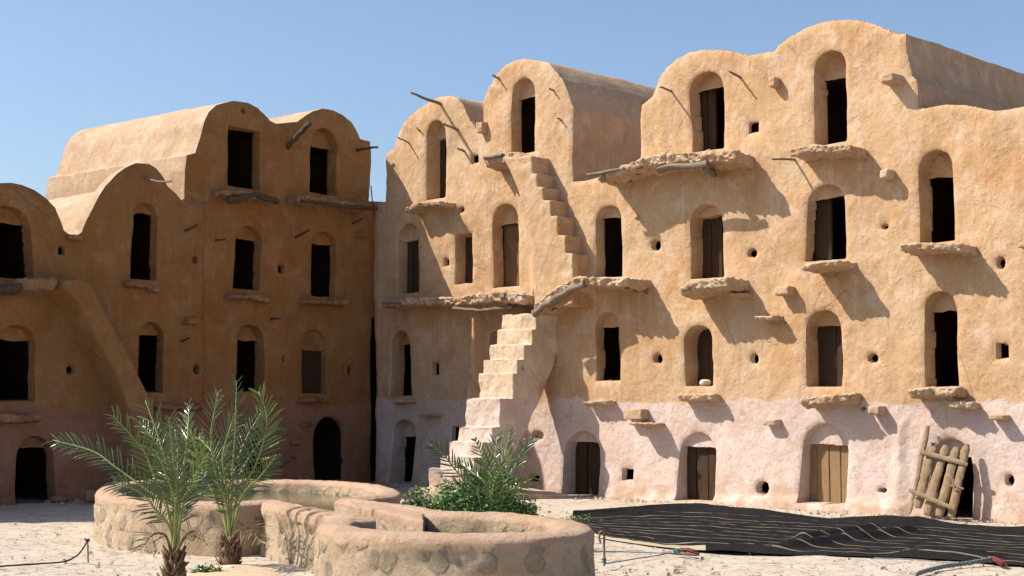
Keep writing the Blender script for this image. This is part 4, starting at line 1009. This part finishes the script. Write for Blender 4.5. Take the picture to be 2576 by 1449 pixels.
P = [ground(1666, 1389, .03), ground(1700, 1391, .03), ground(1752, 1396, .03)]; mb = MB(); mb.add(tube(P, [.014, .018, .014], 7)); thing_mesh('wooden_toggle', mb, M_STICK, 'short wooden toggle stick under the teal knot', 'stick', tuple(P[0]*[1, 1, 0]))
def tassel(u0, v0, u1, v1, label, seed):
    rs = random.Random(seed); mb = MB(); a = ground(u0, v0, .03); b_ = ground(u1, v1, .03)
    for i in range(26):
        p = a+np.array([0, rs.uniform(-.04, .04), rs.uniform(-.02, .03)]); q = b_+np.array([rs.uniform(-.02, .05), rs.uniform(-.07, .07), rs.uniform(-.02, .02)]); q[2] = max(q[2], .01)
        mb.add(tube([p, (p+q)/2+np.array([0, 0, .015]), q], [.008, .009, .006], 5, i))
    thing_mesh('tassel', mb, M_RED, label, 'tassel', tuple(a*[1, 1, 0]))
tassel(1712, 1386, 1748, 1391, 'faded red woollen tassel beside the teal knot', 1); tassel(2488, 1408, 2520, 1418, 'dusty red woollen tassel where the thick grey rope meets the cloth', 2)
def braid(px, r, label):
    P = smooth_line(np.array([ground(u, v, z) for u, v, z in px]), 14); mb = MB(); n = len(P)
    for ph in (0, 2.1, 4.2):
        Q = [P[i]+np.array([math.cos(i*.9+ph)*r*.4, math.cos(i*.9+ph)*r*.6, math.sin(i*.9+ph)*r]) for i in range(n)]; mb.add(tube(Q, [r*.75]*n, 6, int(ph*3)))
    return thing_mesh('rope', mb, M_GREYROPE, label, 'rope', tuple(P[0]*[1, 1, 0]))
braid([(2500, 1405, .05), (2440, 1416, .03), (2380, 1424, .02), (2330, 1436, .02), (2306, 1446, .02), (2300, 1470, .02)], .014, 'thick twisted grey rope bending towards the viewer at the lower right')
rope([(2198, 1404, .02), (2290, 1407, .02), (2370, 1414, .02), (2440, 1417, .03)], .006, M_GREYROPE, 'thinner pale rope lying along the front edge of the cloth')

# ================================================================== LOOSE STONES
def rock(c, size, label, seed=0, name='rock', mat=None, cat='rock', group=None):
    bm = bmesh.new(); bmesh.ops.create_icosphere(bm, subdivisions=3, radius=1); 
    for v in bm.verts:
        v.co = Vector((math.copysign(abs(v.co.x)**.7, v.co.x)*size[0], math.copysign(abs(v.co.y)**.7, v.co.y)*size[1], math.copysign(abs(v.co.z)**.7, v.co.z)*size[2]))+Vector(c)
    co = np.array([v.co[:] for v in bm.verts]); no = np.array([(v.co-Vector(c)).normalized()[:] for v in bm.verts]); d = noise3(co*14, seed)*min(size)*.35
    co = co+no*d[:, None]; F_ = [[v.index for v in f.verts] for f in bm.faces]; bm.free()
    o = mobj(name, co, F_, mat or M_STONE, None, True, 35, org=c); return tag(o, label, cat, group)
p = R.pw(1774, 960, -.10); rock((p[0], p[1], c2['zb']+.06), (.10, .07, .05), 'pale flat stone resting on the threshold of an upper doorway', 1)
p = ground(230, 1264); rock((p[0], p[1], .10), (.14, .12, .10), 'squared plastered block lying at the foot of the shaded wall', 2, 'stone_block', M_LEDGE_L, 'stone block')
p = ground(150, 1262); rock((p[0], p[1], .04), (.13, .08, .05), 'low rubble stone against the shaded wall beside the left doorway', 3, 'rock', M_LEDGE_L)
for i, (u, v, s_, lb) in enumerate([(575, 1434, .045, 'fist sized pale stone among the weeds by the palms'), (1040, 1295, .18, 'flat grey rock half hidden behind the basins near the stair foot')]):
    p = ground(u, v); rock((p[0], p[1], s_*.4), (s_*1.2, s_, s_*.5), lb, 10+i)

# ================================================================== SCATTERED GRIT
rs = np.random.RandomState(77); V = []; F_ = []
base = [(-1, -1, -.6), (1, -1, -.6), (1.1, .9, -.6), (-.9, 1, -.6), (-.6, -.6, .7), (.7, -.5, .6), (.5, .6, .8), (-.6, .5, .6)]
bf = [(0, 3, 2, 1), (4, 5, 6, 7), (0, 1, 5, 4), (1, 2, 6, 5), (2, 3, 7, 6), (3, 0, 4, 7)]
for i in range(1700):
    k = rs.rand()
    if k < .45: u = rs.uniform(955, 2600); w0 = base_at(R, u); d = abs(rs.normal(0, .35))+.05; p = np.array([w0[0], w0[1]])+R.n*d
    elif k < .62: u = rs.uniform(-50, 930); w0 = base_at(L, u); d = abs(rs.normal(0, .4))+.05; p = np.array([w0[0], w0[1]])+L.n*d
    else: g_ = ground(rs.uniform(-50, 2620), rs.uniform(1290, 1460)); p = g_[:2]
    sz = rs.choice([.008, .012, .02, .035], p=[.42, .35, .18, .05])*rs.uniform(.7, 1.3); a = rs.uniform(0, 6.28); o = len(V)
    for x, y, z in base:
        x, y, z = x*sz*rs.uniform(.7, 1.1), y*sz*rs.uniform(.7, 1.1), z*sz*.7*rs.uniform(.8, 1.1)
        V.append((p[0]+x*math.cos(a)-y*math.sin(a), p[1]+x*math.sin(a)+y*math.cos(a), z+sz*.3-.012))
    F_ += [tuple(q_+o for q_ in f) for f in bf]
o = mobj('grit', V, F_, M_GRIT, None, False); tag(o, 'loose grit and pebbles scattered over the paving and along the wall feet', 'grit', kind='stuff')
